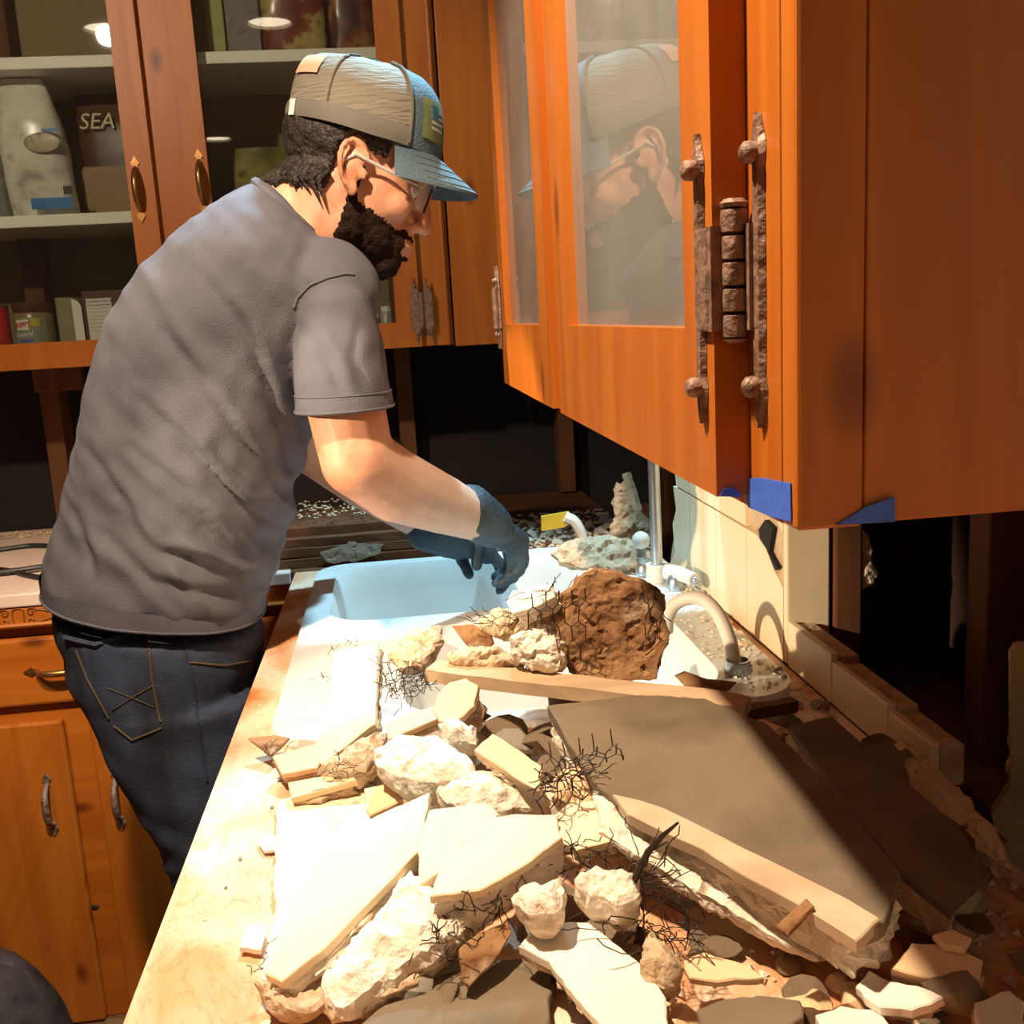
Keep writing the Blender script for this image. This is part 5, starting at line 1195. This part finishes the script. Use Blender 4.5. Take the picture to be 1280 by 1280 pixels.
# top shelf, right door: books and packets
zt_ = zs2 + .0005
def book(label, u0, u1, y, hgt, m, dep=.16, name='cook_book'):
    a, b = P(u0,40,y=y).x, P(u1,40,y=y).x
    r = thing(name, label, 'book', ((a+b)/2,y,zt_))
    MB().bbox((a,y,zt_),(b,y+dep,zt_+hgt),.002).build('cover', m, r)
    MB().box((a+.003,y+.004,zt_+hgt-.0028),(b-.003,y+dep+.0008,zt_+hgt+.0008)).build('pages', SHELFP, r); return r
book('yellow-green book spine on the top shelf', 259, 281, 2.33, .24, mat('olive_book',(.22,.22,.03),.5,var=[(.30,.30,.06)],scale=30))
book('dark purple book beside the yellow-green one', 283, 326, 2.335, .22, mat('purple_book',(.07,.04,.05),.5,var=[(.14,.12,.10),(.05,.03,.06)],scale=30))
def pk(label, u0, u1, y, m, seed):
    r, o = pouch('food_packet', label, P(u0,40,y=y).x, P(u1,40,y=y).x, y, zt_, zt_+.22, .06, m, .95, 'packet')
pk('red packet with a pale yellow flower print on the top shelf', 328, 408, 2.34, bag_mat('flower_print', [(.36,(.12,.02,.01)),(.47,(.20,.04,.02)),(.53,(.42,.33,.12)),(.62,(.36,.26,.10)),(.68,(.10,.02,.015))]), 1)
pk('dark red packet with tan spots beside the door stile', 412, 470, 2.345, bag_mat('spot_print', [(.36,(.05,.012,.02)),(.48,(.16,.04,.015)),(.58,(.30,.15,.06)),(.66,(.08,.02,.02))]), 2)
# middle of right door: plastic produce bag; lower right: small jars
pouch('produce_bag', 'green vegetables in a clear plastic bag behind the man\'s neck', P(285,215,y=2.38).x, P(372,215,y=2.38).x, 2.38, zb+.022, P(320,185,y=2.38).z, .10, bag_mat('green_film', [(.35,(.08,.08,.015)),(.5,(.20,.18,.04)),(.62,(.28,.24,.07)),(.7,(.10,.10,.03))]), .8)
for i, (u0, u1, hh_, c, lb) in enumerate(((462,474,.042,(.30,.14,.08),'small spice jar with tan cap by the cabinet door stile'),(475,491,.055,(.42,.40,.38),'grey spice jar with white rim by the cabinet door stile'))):
    xa, xb_ = P(u0,390,y=2.32).x, P(u1,390,y=2.32).x; rr_ = (xb_-xa)/2; cx2 = (xa+xb_)/2
    s_ = thing('spice_jar', lb, 'jar', (cx2,2.33,ZS))
    MB().lathe([(.001,ZS),(rr_,ZS),(rr_,ZS+hh_),(rr_*.8,ZS+hh_+.004),(.001,ZS+hh_+.004)], 18, Matrix.Translation((cx2,2.33,0))).build('jar_body', mat('spice_%d' % i, c, .3), s_, True)
    MB().lathe([(.001,ZS+hh_+.0045),(rr_*.85,ZS+hh_+.0045),(rr_*.85,ZS+hh_+.016),(.001,ZS+hh_+.016)], 18, Matrix.Translation((cx2,2.33,0))).build('lid', SHELFP, s_, True)
# ================================================================ recessed ceiling lights, the last one an added fill
for i, (x, y, wt, col, cone) in enumerate(CANS):
    l = thing('ceiling_light', ['recessed ceiling light above the rubble covered worktop','recessed cool ceiling light above the white sink','recessed ceiling light in the middle of the kitchen','added fill light in the ceiling behind the viewer'][i], 'ceiling light', (x,y,CEIL))
    MB().lathe([(.075,CEIL-.001),(.095,CEIL-.001),(.093,CEIL-.010),(.078,CEIL-.012),(.075,CEIL-.004),(.075,CEIL-.001)], 28, Matrix.Translation((x,y,0)), False).build('trim_ring', WHITEP, l, True)
    MB().lathe([(.001,CEIL-.002),(.074,CEIL-.002),(.074,CEIL-.001),(.001,CEIL-.001)], 28, Matrix.Translation((x,y,0))).build('lens', emit('lamp_lens_%d' % i, col, 14), l)

# body and stand of the added lamp, aimed at the sink corner
dv = (ADDED_AIM - ADDED_POS).normalized()
wk = thing('added_lamp', 'added lamp out of view on a stand, lighting the sink corner', 'lamp', (ADDED_POS.x-.12, ADDED_POS.y-.07, 0))
MQ = Matrix.Translation(ADDED_POS - dv*.02) @ dv.to_track_quat('Z', 'Y').to_matrix().to_4x4()
MB().lathe([(.02,-.14),(.035,-.12),(.05,-.06),(.10,.01),(.103,.01),(.055,-.06),(.04,-.125),(.02,-.145)], 24, MQ, False).build('reflector', CHROME, wk, True)
MB().ball(ADDED_POS - dv*.06, .026, 2).build('bulb', emit('bulb_glow', (1,.8,.56), 10), wk, True)
sx_, sy_ = ADDED_POS.x-.12, ADDED_POS.y-.07
MB().tube([(sx_,sy_,.02),(sx_,sy_,1.70)], .012, 10).build('pole', BLACKP, wk, True)
MB().tube([V((sx_,sy_,1.68)), ADDED_POS - dv*.15], .009, 8).build('clamp_arm', BLACKP, wk, True)
for k in range(3):
    a = 2.1*k+.4; MB().tube([V((sx_,sy_,.30)), V((sx_+.28*math.cos(a),sy_+.28*math.sin(a),.012))], .009, 8).build('leg', BLACKP, wk, True)
